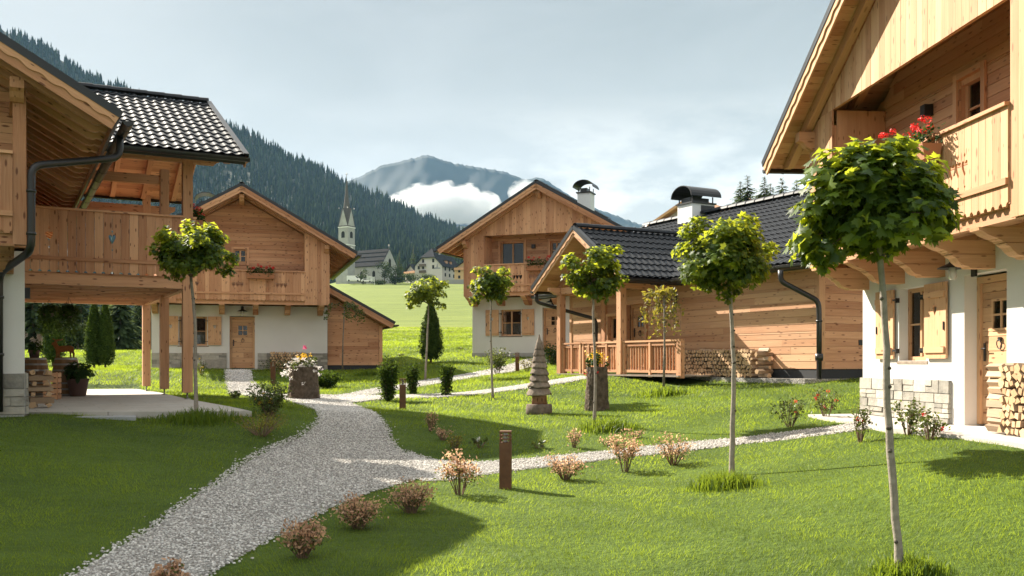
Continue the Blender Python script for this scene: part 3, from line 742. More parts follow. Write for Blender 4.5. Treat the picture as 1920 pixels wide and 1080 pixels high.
# left chalet with carport and roofed terrace; local origin = its LEFT front corner
YL = R(28); WL = 6.7
lc = V((-7.36-WL*math.cos(YL), 14.5-WL*math.sin(YL), CAMZ-.78))
ch_l = chalet('wooden_chalet', 'near chalet at the left edge with downpipe, joined to a roofed timber deck on posts', lc, YL, W=WL, D=13.0, os_=1.2, closed=False, pan=(.95, 0), postr=True, rail=(.95, WL-.17),
              holes=[(1.3, 2.2, .9, 2.0)], upholes=[(2.0, 2.8, 3.6, 4.6)], stone=[(0, WL, .62)], wr=(0, 2.5), raft=.5, raft0=.22, hearts=(2.0, 4.2, 5.0))
window(ch_l, 1.3, 2.2, .9, 2.0, .15); window(ch_l, 2.0, 2.8, 3.6, 4.6, .02)
w = WL
downpipe(ch_l, [(w+1.28, -.55, 4.23), (w+1.28, -.55, 3.9), (w+.06, -1.12, 3.56), (w+.06, -1.12, 2.36), (w-.34, -.13, 2.10), (w-.34, -.13, .05)], .055, clips=[(w+.06, -1.12, 3.2), (w+.06, -1.12, 2.6), (w-.34, -.13, 1.75), (w-.34, -.13, .9)])
# the deck: posts, joists, railing and its own cross roof (part of this house)
x0, x1 = w+.03, w+3.21; y0, y1 = 5.2, 11.8
for y in (y0, (y0+y1)/2, y1):
    mb = MB(); mb.box(x1-.1, x1+.1, y-.1, y+.1, .14, 5.5); mb.build('post', M['larch'], ch_l)
    ft = MB(); ft.lathe([(.07, 0), (.07, .012), (.018, .02), (.018, .13), (.07, .132), (.07, .139)], (x1, y, 0), 10); ft.build('post_foot', M['hoop'], ch_l)
bm = MB(); bm.box(x0, x1-.102, y0-.08, y0+.08, 2.36, 2.58); bm.build('deck_beam', M['larch'], ch_l)
bm = MB(); bm.box(x0, x1-.102, y1-.08, y1+.08, 2.36, 2.58); bm.build('deck_beam', M['larch'], ch_l)
bm = MB(); bm.box(x1-.06, x1+.06, y0+.102, (y0+y1)/2-.102, 2.36, 2.58); bm.box(x1-.06, x1+.06, (y0+y1)/2+.102, y1-.102, 2.36, 2.58); bm.build('deck_beam', M['larch'], ch_l)
y = y0+.45
while y < y1-.3:
    bm = MB(); bm.box(x0, x1-.065, y-.05, y+.05, 2.40, 2.579); bm.build('joist', M['larch'], ch_l); y += .52
fl = MB(); y = y0-.1
while y < y1+.1:
    fl.box(x0, x1+.12 if abs(y-y0) > .25 else x1-.11, y+.003, y+.137, 2.582, 2.612, g=(1, 0, 0)); y += .14
fl.build('deck_floor', M['larch'], ch_l)
railing(ch_l, (x0, y0-.11, 0), X_, -Y_, x1-x0+.0, 2.60, 3.86, hearts=[.42*1, 1.63, 2.6], bw=.165, hz=3.35)
railing(ch_l, (x1+.11, y0-.1, 0), Y_, X_, y1-y0+.1, 2.60, 3.86, hearts=[1.5, 3.4, 5.2], bw=.165, hz=3.35)
rz, ez, xo = 7.2, 5.1, 1.0; ry = (y0+y1)/2-.2; hw_ = ry-4.15; sl = (rz-ez)/hw_; c_ = 1/math.hypot(1, sl); s_ = sl*c_
xs = w*.5+.1; L_ = x1+xo-xs
for sg in (-1, 1):
    slope(ch_l, (xs, ry, rz), (1, 0, 0), L_, (0, sg*c_, -s_), (hw_-(.55 if sg > 0 else 0))/c_, verge=(0, 1), raft=.78, raft0=.9, name='deck_roof', out=(0, .06))
ridge_caps(ch_l, (xs, ry, rz+.04), (1, 0, 0), L_)
zt = lambda y: rz-sl*abs(y-ry)-.31
for y, hh in ((y0, .24), (y1, .24), (ry, .22)):
    bm = MB(); z = zt(y)-.02; xe = x1+xo-.25
    bm.prism([(w-.2, 0), (xe, 0), (xe, -hh*.4), (xe-.12, -hh*.7), (xe-.2, -hh), (w-.2, -hh)], (0, y-.08, z), X_, Z_, Y_, .16, g=X_); bm.build('deck_purlin', M['larch'], ch_l)
# tie beam under the rear pitch
bm = MB(); bm.box(w+.0, x1-.102, (y0+y1)/2-.07, (y0+y1)/2+.07, 5.12, 5.34); bm.build('tie_beam', M['larch'], ch_l)
fb = flower_box('flower_box', 'red geraniums showing over the left deck railing behind the leftmost maple', wp(ch_l, (x1+.26, y0+.7, 3.70)), YL+R(90), .8)
bl = MB(); bl.box(w+.03, w+.17, 4.1, 4.24, 2.0, 2.2); bl.build('side_lamp', M['iron'], ch_l)

# shed beside the middle-left chalet
sh = thing('wooden_shed', 'low plank shed with a single pitched roof leaning on the middle left chalet', 'shed', wp(ch_2, (6.63, .25, 0)), Y2)
TS = lambda x: 3.13-.57*x
TS.c = -9
class ShG:
    c = -9
    def __call__(s, x): return 2.95-.55*x
    def lim(s, z): return -1, (2.95-z)/.55
mb = MB(); h_planks(mb, 0, 2.05, .14, 3.2, 0, top=ShG(), th=.03); mb.build('wall', M['larch'], sh)
mb = MB(); mb.prism([(0, .1), (2.05, .1), (2.05, ShG()(2.05)), (0, ShG()(0))], (0, .003, 0), X_, Z_, Y_, 6.0); mb.build('wall_core', M['larch'], sh)
mb = MB(); mb.box(-.0, 2.04, -.02, 6.0, -.3, .135); mb.build('plinth', M['plinth'], sh)
mb = MB(); mb.box(2.06, 2.2, -.05, .12, .136, ShG()(2.2)); mb.build('corner_post', M['larch'], sh)
c5 = 1/math.hypot(1, .55)
slope(sh, (0.0, -.5, 3.27), (0, 1, 0), 6.8, (c5, 0, -.55*c5), 2.62/c5, raft=.7, raft0=.45, spw=4)

# barn with porch: local x runs along its long front away from the camera, y into it
wd = V((-.477, .879, 0)); YB = math.atan2(.879, -.477)-math.pi    # x axis reversed so that -y faces us
BL = 10.4
bo = V((6.85, 21.4, CAMZ-.38))+wd*BL
bn = thing('wooden_barn', 'long low larch plank house with dark tiled roof, corner porch and big white chimney', 'house', bo, YB)
b_ = lambda t: BL-t                               # distance t from the near corner -> local x
BW = 8.0; zw = 2.5; sb = .57; zrB = 5.02+.12
mb = MB(); G_ = lambda x: zw
dh = (b_(7.35), b_(6.45), .0, 2.05); wh = (b_(8.25), b_(7.75), 1.05, 1.75)
h_planks(mb, 0, BL, .24, zw+.15, 0, [(dh[0], dh[1], .24, 2.05), wh], ph=.17, th=.034); mb.build('front_wall', M['larch_pale'], bn)
mb = MB(); holed_wall(mb, .02, BL-.02, .2, zw+.14, .003, .1, [(dh[0], dh[1], .2, 2.05), wh]); mb.box(.02, .12, .1, BW, .2, zw+.14)
mb.box(.12, BL-.12, BW-.1, BW, .2, zw+.14)
mb.prism([(0, zw+.14), (BW, zw+.14), (BW/2, zrB-.3)], (.02, 0, 0), Y_, Z_, X_, .1)
mb.build('wall_core', M['larch'], bn)
ew = MB(); oW = ew
z = .24; k = 0
while z < zrB-.35:
    ze = z+.17; hw2 = BW/2 if ze < zw+.1 else max(.05, (zrB-.3-ze)/sb)
    hwb = BW/2 if z < zw+.1 else max(.05, (zrB-.3-z)/sb)
    y = BW/2-hwb; e = rng.uniform(0, .004)
    cuts = [BW/2-hwb, BW/2-hwb+rng.uniform(1, 3), BW/2+hwb] if hwb > 2 else [BW/2-hwb, BW/2+hwb]
    for p, q in zip(cuts[:-1], cuts[1:]):
        pt = max(p, BW/2-hw2); qt = min(q, BW/2+hw2)
        ew.hexa([(BL, p, z+.002), (BL+.034+e, p, z+.002), (BL+.034+e, q-.002, z+.002), (BL, q-.002, z+.002), (BL, pt, ze-.003), (BL+.028+e, pt, ze-.003), (BL+.028+e, qt-.002, ze-.003), (BL, qt-.002, ze-.003)], (0, 1, 0))
    z = ze
ew.build('end_wall', M['larch'], bn)
mb = MB(); mb.prism([(0, .2), (BW, .2), (BW, zw+.14), (BW/2, zrB-.3), (0, zw+.14)], (BL-.1, 0, 0), Y_, Z_, X_, .097); mb.build('end_wall_core', M['larch'], bn)
mb = MB(); mb.box(BL-.02, BL+.06, -.06, .12, .236, zw+.12); mb.build('corner_post', M['larch_pale'], bn)
mb = MB(); mb.box(-.02, .1, -.06, .0, .236, zw+.12); mb.build('corner_post', M['larch_pale'], bn)
mb = MB(); mb.box(0.0, BL+.02, -.02, BW, -.5, .232); mb.build('plinth', M['plinth'], bn)
door(bn, dh[0]+.03, dh[1]-.03, .25, 2.05, .12)
window(bn, wh[0], wh[1], wh[2], wh[3], .06, 1, 0, curtain=False)
mb = MB()
for a in ((wh[0]-.1, wh[0], wh[2]-.09, wh[3]+.09), (wh[1], wh[1]+.1, wh[2]-.09, wh[3]+.09), (wh[0], wh[1], wh[3], wh[3]+.09), (wh[0], wh[1], wh[2]-.09, wh[2]-.055)): mb.box(a[0], a[1], -.08, -.04, a[2], a[3])
for a in ((dh[0]-.12, dh[0], .24, 2.17), (dh[1], dh[1]+.12, .24, 2.17), (dh[0], dh[1], 2.05, 2.17)): mb.box(a[0], a[1], -.08, -.04, a[2], a[3])
mb.build('window_surround', M['larch_pale'], bn)
cb = 1/math.hypot(1, sb); xl = b_(11.9); XR = BL+.9
for sg in (-1, 1):
    slope(bn, (xl, BW/2, zrB), (1, 0, 0), XR-xl, (0, sg*cb, -sb*cb), (BW/2+.45)/cb, raft=.8, raft0=.5, spw=6)
ridge_caps(bn, (xl, BW/2, zrB+.05), (1, 0, 0), XR-xl, r=.13)
chimney(bn, b_(9.14), BW/2, 4.6, zrB+.37, .74, .92)
mb = MB(); mb.box(b_(9.14)+.372, b_(9.14)+.395, BW/2-.1, BW/2+.45, zrB+.05, zrB+.32); mb.build('chimney_hatch', M['metal'], bn)
downpipe(bn, [(BL-.45, -.72, 2.45), (BL-.45, -.72, 2.2), (BL+.12, -.16, 1.75), (BL+.12, -.13, 1.5), (BL+.12, -.13, .02)], .06, clips=[(BL+.12, -.13, 1.3), (BL+.12, -.13, .55)])
mb = MB(); mb.lathe([(.085, .42), (.09, .5), (.085, .58)], (BL+.12, -.13, 0), 10); mb.build('pipe_collar', M['metal'], bn)
so = MB(); so.box(BL+.036, BL+.05, 1.2, 1.32, .78, .9); so.build('socket', M['iron'], bn)
wall_lamp(bn, b_(5.05), 2.1, -.036, .38)
# porch
pl, pr, pd = b_(8.57), b_(5.5), 1.5; pm_ = (pl+pr)/2; zrP = 4.02+.1; hwp = (pr-pl)/2+.78; zeP = 2.58; sp = (zrP-zeP)/hwp; cp = 1/math.hypot(1, sp)
for sg in (-1, 1):
    slope(bn, (pm_, -pd-.5, zrP), (0, 1, 0), pd+.5+2.3, (sg*cp, 0, -sp*cp), hwp/cp, verge=(1, 0), raft=1.1, raft0=.75, name='porch_roof', board_h=.16, wood_='larch_pale')
ridge_caps(bn, (pm_, -pd-.5, zrP+.05), (0, 1, 0), pd+.5+2.6)
for x in (pl, pr):
    mb = MB(); mb.box(x-.095, x+.095, -pd-.095, -pd+.095, .05, 2.36); mb.build('porch_post', M['larch'], bn)
    mb = MB(); mb.prism([(-pd-.42, 0), (-.04, 0), (-.04, -.2), (-pd-.2, -.2), (-pd-.3, -.13), (-pd-.42, -.1)], (x-.08, 0, 2.565), Y_, Z_, X_, .16, g=Y_); mb.build('porch_beam', M['larch'], bn)
mb = MB(); mb.box(pl+.1, pr-.1, -pd-.07, -pd+.07, 2.372, 2.56); mb.build('porch_tie', M['larch'], bn)
mb = MB(); mb.box(pl-.35, pr+.35, -pd+.5, -pd+.64, 2.58, 2.74) ; 
mb = MB(); mb.box(pl+.0, b_(8.35), -.11, -.042, .05, 2.4); mb.build('wall_post', M['larch'], bn)
fl = MB(); y = -pd-.12
while y < -.05:
    fl.box(pl-.15, b_(2.95), y+.003, min(-.04, y+.137), .03, .07, g=(1, 0, 0)); y += .14
fl.build('porch_floor', M['greywood'], bn)
def slat_rail(p0, p1):
    p0, p1 = V(p0), V(p1); d = (p1-p0); L = d.length; d.normalize(); mb = MB()
    mb.beam(p0+Z_*.93, p1+Z_*.93, .09, .045); mb.beam(p0+Z_*.16, p1+Z_*.16, .05, .07); mb.beam(p0+Z_*.84, p1+Z_*.84, .035, .06)
    n = int(L/.115)
    for i in range(n):
        q = p0+d*((i+.5)*L/n); nn = d.cross(Z_)
        mb.beam(q+Z_*.13-nn*.035, q+Z_*.87-nn*.035, .05, .022, up=d)
    for q in (p0+d*.05, p1-d*.05, p0+d*L*.5): mb.beam(q+Z_*.0, q+Z_*.9, .07, .07, up=d)
    return mb.build('slat_railing', M['larch'], bn)
zf = .0
slat_rail((pl+.1, -pd, zf), (b_(7.45), -pd, zf)); slat_rail((b_(6.75), -pd, zf), (pr-.1, -pd, zf)); slat_rail((b_(7.43), -pd+.02, zf), (b_(6.77), -pd+.02, zf))
slat_rail((pr+.1, -pd, zf), (b_(3.05), -pd, zf)); slat_rail((pl, -pd+.1, zf), (pl, -.12, zf))
mb = MB(); mb.box(b_(3.05), b_(2.93), -pd-.06, -pd+.06, 0, .96); mb.build('rail_post', M['larch'], bn)
# porch gutter elbow at the far eave
downpipe(bn, [(pl-.86, -pd-.35, 2.48), (pl-.86, -pd-.35, 2.2), (pl-.5, -.6, 1.85), (pl-.2, -.14, 1.7), (pl-.2, -.14, .05)], .055)
# ================================================================== GROUND
ctl = []
def cp_(px, py, Y): ctl.append(((px-960)/F*Y, Y, (HY-py)/F*Y))
for q in [(1690, 1080, 7.1), (960, 1085, 7.0), (300, 1085, 7.1), (1372, 893, 12.2), (948, 915, 11.6), (367, 782, 16.0), (1113, 798, 17.1), (923, 748, 22.8), (755, 767, 22.0),
          (798, 716, 29.6), (970, 697, 34.5), (570, 748, 24.2), (1010, 775, 19.8), (1117, 768, 20.4), (40, 782, 14.2), (0, 900, 10.6), (200, 786, 15.2), (470, 774, 16.1), (650, 835, 15.0),
          (1618, 776, 16.3), (1800, 798, 12.6), (1920, 836, 10.6), (1560, 714, 21.2), (1265, 708, 25.0), (1165, 706, 25.3), (1052, 703, 28.0), (1245, 725, 23.4), (1470, 745, 19.2),
          (300, 693, 36.0), (450, 693, 37.3), (613, 696, 38.0), (718, 692, 38.8), (642, 698, 36.0), (886, 670, 40.5), (1047, 672, 39.0), (720, 655, 52), (800, 640, 66), (187, 693, 32.5), (250, 660, 56), (700, 715, 30.0), (430, 735, 27.0),
          (1400, 840, 14.4), (1150, 850, 14.8)]: cp_(*q)
for x in (-14, 0, 14):
    for y in (-4, 3): ctl.append((x, y, -1.6))
ctl += [(-20, 30, -.75), (-20, 18, -.8), (-20, 45, -.2), (20, 15, -.75), (20, 30, -.1), (12, 45, .5), (22, 50, .9), (0, 60, 1.3), (-25, 60, .6)]
for q in ((472, 772), (430, 763), (352, 750), (300, 738), (255, 731)):
    cp_(*q, .79*F/(q[1]-HY))
for q in ((1515, 779), (1600, 792), (1660, 804), (1800, 819), (1920, 835)):
    cp_(*q, .90*F/(q[1]-HY))
ctl = np.array(ctl) if False else ctl
ctl = np.array(ctl)
def _phi(r2): return np.where(r2 > 1e-9, .5*r2*np.log(np.maximum(r2, 1e-9)), 0)
def _fit(c, lam=.6):
    n = len(c); P = c[:, :2]/10; A = np.zeros((n+3, n+3)); d2 = ((P[:, None]-P[None])**2).sum(-1)
    A[:n, :n] = _phi(d2)+lam*.02*np.eye(n); A[:n, n] = 1; A[:n, n+1:] = P; A[n, :n] = 1; A[n+1:, :n] = P.T
    return P, np.linalg.solve(A, np.r_[c[:, 2], 0, 0, 0])
_P, _w = _fit(ctl)
FARY = [0, 50, 60, 80, 104, 112, 130, 200, 300, 360, 400, 470, 700, 3000, 9000]
FARPY = [700, 651, 641, 625, 613.5, 612, 604, 575, 550, 536, 531, 528]
FARZ = [-.6]+[(HY-p)/F*y for p, y in zip(FARPY[1:], FARY[1:12])]+[42, 60, 60]
def H(X, Y):
    """ground height (world z)"""
    X = np.asarray(X, float); Y = np.asarray(Y, float); sh = np.broadcast(X, Y).shape
    x = np.broadcast_to(X, sh).ravel(); y = np.broadcast_to(Y, sh).ravel()
    q = np.column_stack([np.clip(x, -26, 26), np.clip(y, -5, 66)])/10
    out = np.empty(len(q))
    for i in range(0, len(q), 20000):
        s = q[i:i+20000]; d2 = ((s[:, None]-_P[None])**2).sum(-1)
        out[i:i+20000] = _phi(d2)@_w[:len(_P)]+_w[len(_P)]+s@_w[len(_P)+1:]
    far = np.interp(y, FARY, FARZ)
    u = x/np.maximum(y, 1); left = np.interp(u, [-.33, -.2], [0, 1]); lowz = np.interp(y, [0, 50, 60, 200, 1000], [-.3, .3, .75, .9, 3])
    far = far*left+lowz*(1-left)
    far = far+np.interp(u, [.08, .3], [0, 1])*np.interp(y, [45, 120, 400], [0, 3, 6])+np.interp(u, [.15, .2], [0, 1])*np.interp(y, [60, 95, 200, 400], [0, 6.5, 5, 0])
    t = np.clip((y-44)/18, 0, 1); t = t*t*(3-2*t)
    out = out*(1-t)+far*t
    out = out+.018*np.sin(x*1.7+1.3*np.sin(y*.9))*np.sin(y*1.3+.7)*np.clip(1-y/60, 0, 1)+np.clip((y-60)/60, 0, 1)*.16*np.sin(y*.55+np.sin(x*.11)*2)*np.clip(1-y/420, 0, 1)
    out = out+CAMZ
    for poly, zt in FLAT: out = np.where(inpoly(x, y, poly), np.minimum(out, zt), out)
    return out.reshape(sh)
FLAT = []
_Ys = np.concatenate([np.arange(4, 60, .03), np.arange(60, 500, .5)])
def gnd(px, py):
    """where the sight line through a photo pixel meets the ground"""
    X = (px-960)/F*_Ys; z = CAMZ+(HY-py)/F*_Ys; g = H(X, _Ys); k = np.nonzero(g >= z)[0]; i = k[0] if len(k) else -1
    return V((X[i], _Ys[i], float(H(X[i], _Ys[i]))))

def inpoly(x, y, poly):
    r = np.zeros(x.shape, bool); n = len(poly); j = n-1
    for i in range(n):
        xi, yi = poly[i][:2]; xj, yj = poly[j][:2]
        c = ((yi > y) != (yj > y)) & (x < (xj-xi)*(y-yi)/(yj-yi+1e-12)+xi); r ^= c; j = i
    return r

zs = CAMZ-.78
def onz(px, py, z): Y = (CAMZ-z)*F/(py-HY); return ((px-960)/F*Y, Y)
slabL = [onz(40, 772.5, zs), onz(472, 771, zs), onz(430, 762, zs), onz(352, 748, zs), onz(300, 736, zs), onz(255, 729, zs)]
q0 = wp(ch_l, (WL-.1, 15.2, 0)); q1 = wp(ch_l, (WL-.1, 1.2, 0)); slabL += [(q0.x, q0.y), (q1.x, q1.y)]
zr_ = CAMZ-.88
slabR = [onz(1515, 777, zr_), onz(1600, 790, zr_), onz(1660, 802, zr_), onz(1800, 817, zr_), onz(1925, 833, zr_), onz(2100, 870, zr_)]
for p in ((5.9, .28), (-.0, .28), (-.3, 1.2)): q = wp(ch_r, (p[0], p[1], 0)); slabR.append((q.x, q.y))
def grow(P, d):
    a = np.array([p[:2] for p in P], float); c = a.mean(0); v = a-c; return [tuple(q) for q in c+v*(1+d/np.linalg.norm(v, axis=1, keepdims=True))]
FLAT += [(grow(slabL, .35), zs-.035), (grow(slabR, .35), zr_-.035)]
for e_, w__, d__ in ((ch_l, 6.7, 13), (ch_r, 6.7, 9), (ch_2, 6.6, 9), (ch_3, 6.7, 9), (bn, BL, 8)):
    FLAT.append(([wp(e_, p)[:2] for p in ((.05, .06, 0), (w__-.05, .06, 0), (w__-.05, d__, 0), (.05, d__, 0))], e_.location.z-.12))
# ground sheet: fine near the camera, growing cells out to the horizon
def axis(lo, hi, fine, reach):
    a = list(np.arange(lo, hi+1e-6, fine)); s = fine
    while a[-1] < reach: s *= 1.22; a.append(a[-1]+s)
    b = []; s = fine; v = lo
    while v > -reach: s *= 1.22; v -= s; b.append(v)
    return np.array(b[::-1]+a)
gx = axis(-20, 20, .32, 3300); gy = axis(-2, 70, .32, 3500); gy = gy[gy > -300]
GX, GY = np.meshgrid(gx, gy); GZ = H(GX, GY)
vs = np.stack([GX, GY, GZ], -1).reshape(-1, 3); w_ = len(gx); i0 = (np.arange(len(gy)-1)[:, None]*w_+np.arange(w_-1)[None]).ravel()
fs = np.stack([i0, i0+1, i0+w_+1, i0+w_], -1)
def lawn_mat():
    m, t = newmat('lawn'); co = t.n('ShaderNodeTexCoord').outputs['Object']
    a = t.n('ShaderNodeTexNoise', {'Vector': co, 'Scale': .35, 'Detail': 4.0}).outputs[0]
    b = t.n('ShaderNodeTexNoise', {'Vector': co, 'Scale': 9.0, 'Detail': 5.0, 'Roughness': .7}).outputs[0]
    c2 = t.n('ShaderNodeTexNoise', {'Vector': scalev(t, co, (.25, 1.6, .25)), 'Scale': 1.0, 'Detail': 6.0, 'Roughness': .65}).outputs[0]
    fa = t.n('ShaderNodeTexNoise', {'Vector': scalev(t, co, (.035, .30, .3)), 'Scale': 1.0, 'Detail': 6.0, 'Roughness': .6}).outputs[0]
    f = t.math('ADD', t.math('MULTIPLY', fa, .42), t.math('ADD', t.math('MULTIPLY', b, .22), t.math('ADD', t.math('MULTIPLY', a, .18), t.math('MULTIPLY', c2, .18))))
    c = t.mix(t.rng(f, .38, .62), (.12, .15, .022), (.31, .325, .055))
    turf = t.mix(t.rng(f, .38, .62), (.034, .060, .010), (.095, .145, .020))
    c = t.mix(t.rng(t.n('ShaderNodeSeparateXYZ', {0: co}).outputs[1], 50, 104), turf, c)
    hay = t.mix(t.rng(f, .38, .62), (.085, .12, .024), (.185, .225, .046))
    c = t.mix(t.rng(t.n('ShaderNodeSeparateXYZ', {0: co}).outputs[1], 106, 114), c, hay)
    bp = t.n('ShaderNodeBump', {'Strength': .7, 'Distance': .12, 'Height': t.math('ADD', b, c2)})
    t.out(t.n('ShaderNodeBsdfPrincipled', {'Base Color': c, 'Roughness': .9, 'Normal': bp.outputs[0], 'Specular IOR Level': .15}).outputs[0]); return m
M['lawn'] = lawn_mat()
g = np_mesh('ground', vs, fs, M['lawn'], smooth=True); tag(g, kind='structure')

# ------------------------------------------------------------------ gravel paths
def path(L_, R_, name='gravel_path'):
    """left and right edges as photo pixels on the ground -> world strips"""
    Lw = [gnd(*p) for p in L_]; Rw = [gnd(*p) for p in R_]
    def res(P, n):
        d = [0]
        for a, b in zip(P[:-1], P[1:]): d.append(d[-1]+(b-a).length)
        t = np.linspace(0, d[-1], n); A = np.array([tuple(p) for p in P]); return np.stack([np.interp(t, d, A[:, k]) for k in range(2)], -1)
    n = max(8, int(sum((b-a).length for a, b in zip(Lw[:-1], Lw[1:]))/.18)); A, B = res(Lw, n), res(Rw, n); k = 14
    jit = nr.uniform(-.06, .06, (n, 1))
    s = np.linspace(0, 1, k)[None, :, None]; G_ = A[:, None]*(1-s)+B[:, None]*s
    return G_, [tuple(p) for p in A]+[tuple(p) for p in B[::-1]]
paths = []
paths.append(path([(60, 1130), (120, 1082), (205, 1030), (285, 985), (335, 945), (400, 905), (445, 868), (500, 838), (560, 815), (592, 793), (597, 778), (575, 763), (540, 752), (470, 745), (425, 738)],
                  [(330, 1130), (395, 1082), (500, 1020), (560, 988), (625, 955), (690, 928), (760, 908), (815, 890), (800, 865), (745, 838), (730, 805), (712, 782), (680, 765), (655, 754), (690, 742)]))
paths.append(path([(790, 905), (850, 902), (900, 893), (1000, 879), (1100, 868), (1200, 856), (1300, 845), (1400, 833), (1500, 822), (1600, 810), (1660, 803)],
                  [(765, 846), (815, 864), (880, 868), (1000, 860), (1100, 850), (1200, 838), (1300, 829), (1400, 820), (1500, 808), (1575, 799), (1640, 794)]))
paths.append(path([(432, 740), (424, 720), (422, 705), (421, 694)], [(540, 752), (500, 735), (475, 715), (469, 694)]))
paths.append(path([(575, 752), (640, 741), (690, 731), (740, 724), (800, 713), (850, 706), (900, 697), (950, 686), (978, 677), (1010, 670)],
                  [(660, 757), (690, 743), (740, 733), (780, 727), (830, 719), (870, 712), (920, 704), (965, 697), (1000, 688), (1040, 679)]))
paths.append(path([(640, 748), (700, 742), (780, 741), (840, 739), (920, 731), (980, 722), (1040, 713), (1090, 706)],
                  [(640, 757), (720, 749), (780, 747), (840, 745), (920, 738), (990, 729), (1060, 719), (1110, 710)]))
def gravel_mat():
    m, t = newmat('gravel'); co = t.n('ShaderNodeTexCoord').outputs['Object']
    v = t.n('ShaderNodeTexVoronoi', {'Vector': co, 'Scale': 42.0}); r = t.n('ShaderNodeSeparateColor', {0: v.outputs['Color']}).outputs[0]
    big = t.n('ShaderNodeTexNoise', {'Vector': co, 'Scale': 1.2, 'Detail': 3.0}).outputs[0]
    c = t.mix(r, (.30, .28, .25), (.68, .65, .60)); c = t.mix(t.rng(v.outputs['Distance'], .2, .6, 0, .8), c, (.11, .10, .088)); c = t.mix(t.rng(big, .6, .8, 0, .35), c, (.13, .115, .085))
    bp = t.n('ShaderNodeBump', {'Strength': .8, 'Distance': .012, 'Height': v.outputs['Distance']}, invert=True)
    t.out(t.n('ShaderNodeBsdfPrincipled', {'Base Color': c, 'Roughness': .9, 'Normal': bp.outputs[0]}).outputs[0]); return m
M['gravel'] = gravel_mat()
M['pebble'] = plain('pebble', (.33, .31, .28), .8, var=.35, sc=30, c2=(.86, .83, .78), spec=.3)
for k_, (G_, P_) in enumerate(paths):
    n, k, _ = G_.shape; z = H(G_[..., 0], G_[..., 1])+.014+.003*k_
    z[:, 0] -= .03; z[:, -1] -= .03
    vs = np.concatenate([G_, z[..., None]], -1).reshape(-1, 3); i0 = (np.arange(n-1)[:, None]*k+np.arange(k-1)[None]).ravel(); fs = np.stack([i0, i0+1, i0+k+1, i0+k], -1)
    tag(np_mesh('gravel_path', vs, fs, M['gravel'], smooth=True), kind='structure')

# terraces
def slab(name, pts, z, h, mat_):
    mb = MB(); mb.prism([(p[0], p[1]) for p in pts], (0, 0, z-h), X_, Y_, Z_, h, t=.5); return tag(mb.build(name, mat_), kind='structure')
M['paving'] = None
def paving():
    m, t = newmat('paving'); co = t.n('ShaderNodeTexCoord').outputs['Object']
    r = t.n('ShaderNodeVectorRotate', {'Vector': co, 'Angle': R(-28)}, rotation_type='Z_AXIS').outputs[0]
    b = t.n('ShaderNodeTexBrick', {'Vector': r, 'Color1': (.44, .415, .375, 1), 'Color2': (.47, .445, .40, 1), 'Mortar': (.30, .28, .25, 1), 'Scale': 1.0, 'Mortar Size': .006, 'Brick Width': 1.0, 'Row Height': .5})
    n_ = t.n('ShaderNodeTexNoise', {'Vector': co, 'Scale': 2.5, 'Detail': 6.0, 'Roughness': .65}).outputs[0]
    c = t.mix(t.rng(n_, .4, .75, 0, .35), (0, 0, 0), (1, 1, 1)); mx = t.n('ShaderNodeMix', data_type='RGBA', blend_type='MULTIPLY')
    s = [q for q in mx.inputs if q.type == 'RGBA']; t.nt.links.new(b.outputs[0], s[0]); s[1].default_value = (.82, .79, .75, 1); t.nt.links.new(t.rng(n_, .35, .75), mx.inputs[0])
    t.out(t.n('ShaderNodeBsdfPrincipled', {'Base Color': [q for q in mx.outputs if q.type == 'RGBA'][0], 'Roughness': .8, 'Specular IOR Level': .3}).outputs[0]); return m
M['paving'] = paving()
slab('terrace', slabL, zs, .35, M['paving'])
st = slab('terrace_step', [onz(107, 783, zs-.07), onz(255, 783, zs-.07), onz(252, 774.5, zs-.07), onz(107, 774.5, zs-.07)], zs-.06, .2, M['concrete2'])
dr_ = slab('drain_strip', [onz(0, 781, zs-.1), onz(107, 781, zs-.1), onz(107, 776, zs-.1), onz(0, 776, zs-.1)], zs-.09, .15, M['plinth'])
slab('house_terrace', slabR, zr_, .4, M['concrete'])
# pebble strip along the barn
mb = MB(); q = [wp(bn, p) for p in ((b_(4.6), -.55, 0), (BL+.1, -.55, 0), (BL+.6, 2.0, 0), (BL, 2.0, 0), (BL, -.02, 0), (b_(4.6), -.02, 0))]
ps = [(p.x, p.y) for p in q]; mb.prism(ps, (0, 0, CAMZ-.55), X_, Y_, Z_, .19, t=.5); tag(mb.build('gravel_strip', M['gravel']), kind='structure')

# ------------------------------------------------------------------ gravel stones and grass (stuff)
def pts_in(n, poly):
    a = np.array([p[:2] for p in poly]); lo, hi = a.min(0), a.max(0); x = nr.uniform(lo[0], hi[0], n*2); y = nr.uniform(lo[1], hi[1], n*2); k = inpoly(x, y, poly); return x[k][:n], y[k][:n]
def area(p): a = np.array([q[:2] for q in p]); x, y = a[:, 0], a[:, 1]; return abs(np.dot(x, np.roll(y, 1))-np.dot(y, np.roll(x, 1)))/2
ST = []
for _ in range(6):
    u = np.array([(math.cos(a)*r, math.sin(a)*r, z) for z, r in ((-.35, .75), (.3, .85)) for a in [2*math.pi*i/5+z for i in range(5)]]+[(0, 0, .75)]); u += nr.uniform(-.16, .16, u.shape); ST.append(u)
SF = np.array([(i, (i+1) % 5, 5+(i+1) % 5) for i in range(5)]+[(i, 5+(i+1) % 5, 5+i) for i in range(5)]+[(5+i, 5+(i+1) % 5, 10) for i in range(5)])
VV, FF, TT, off = [], [], [], 0
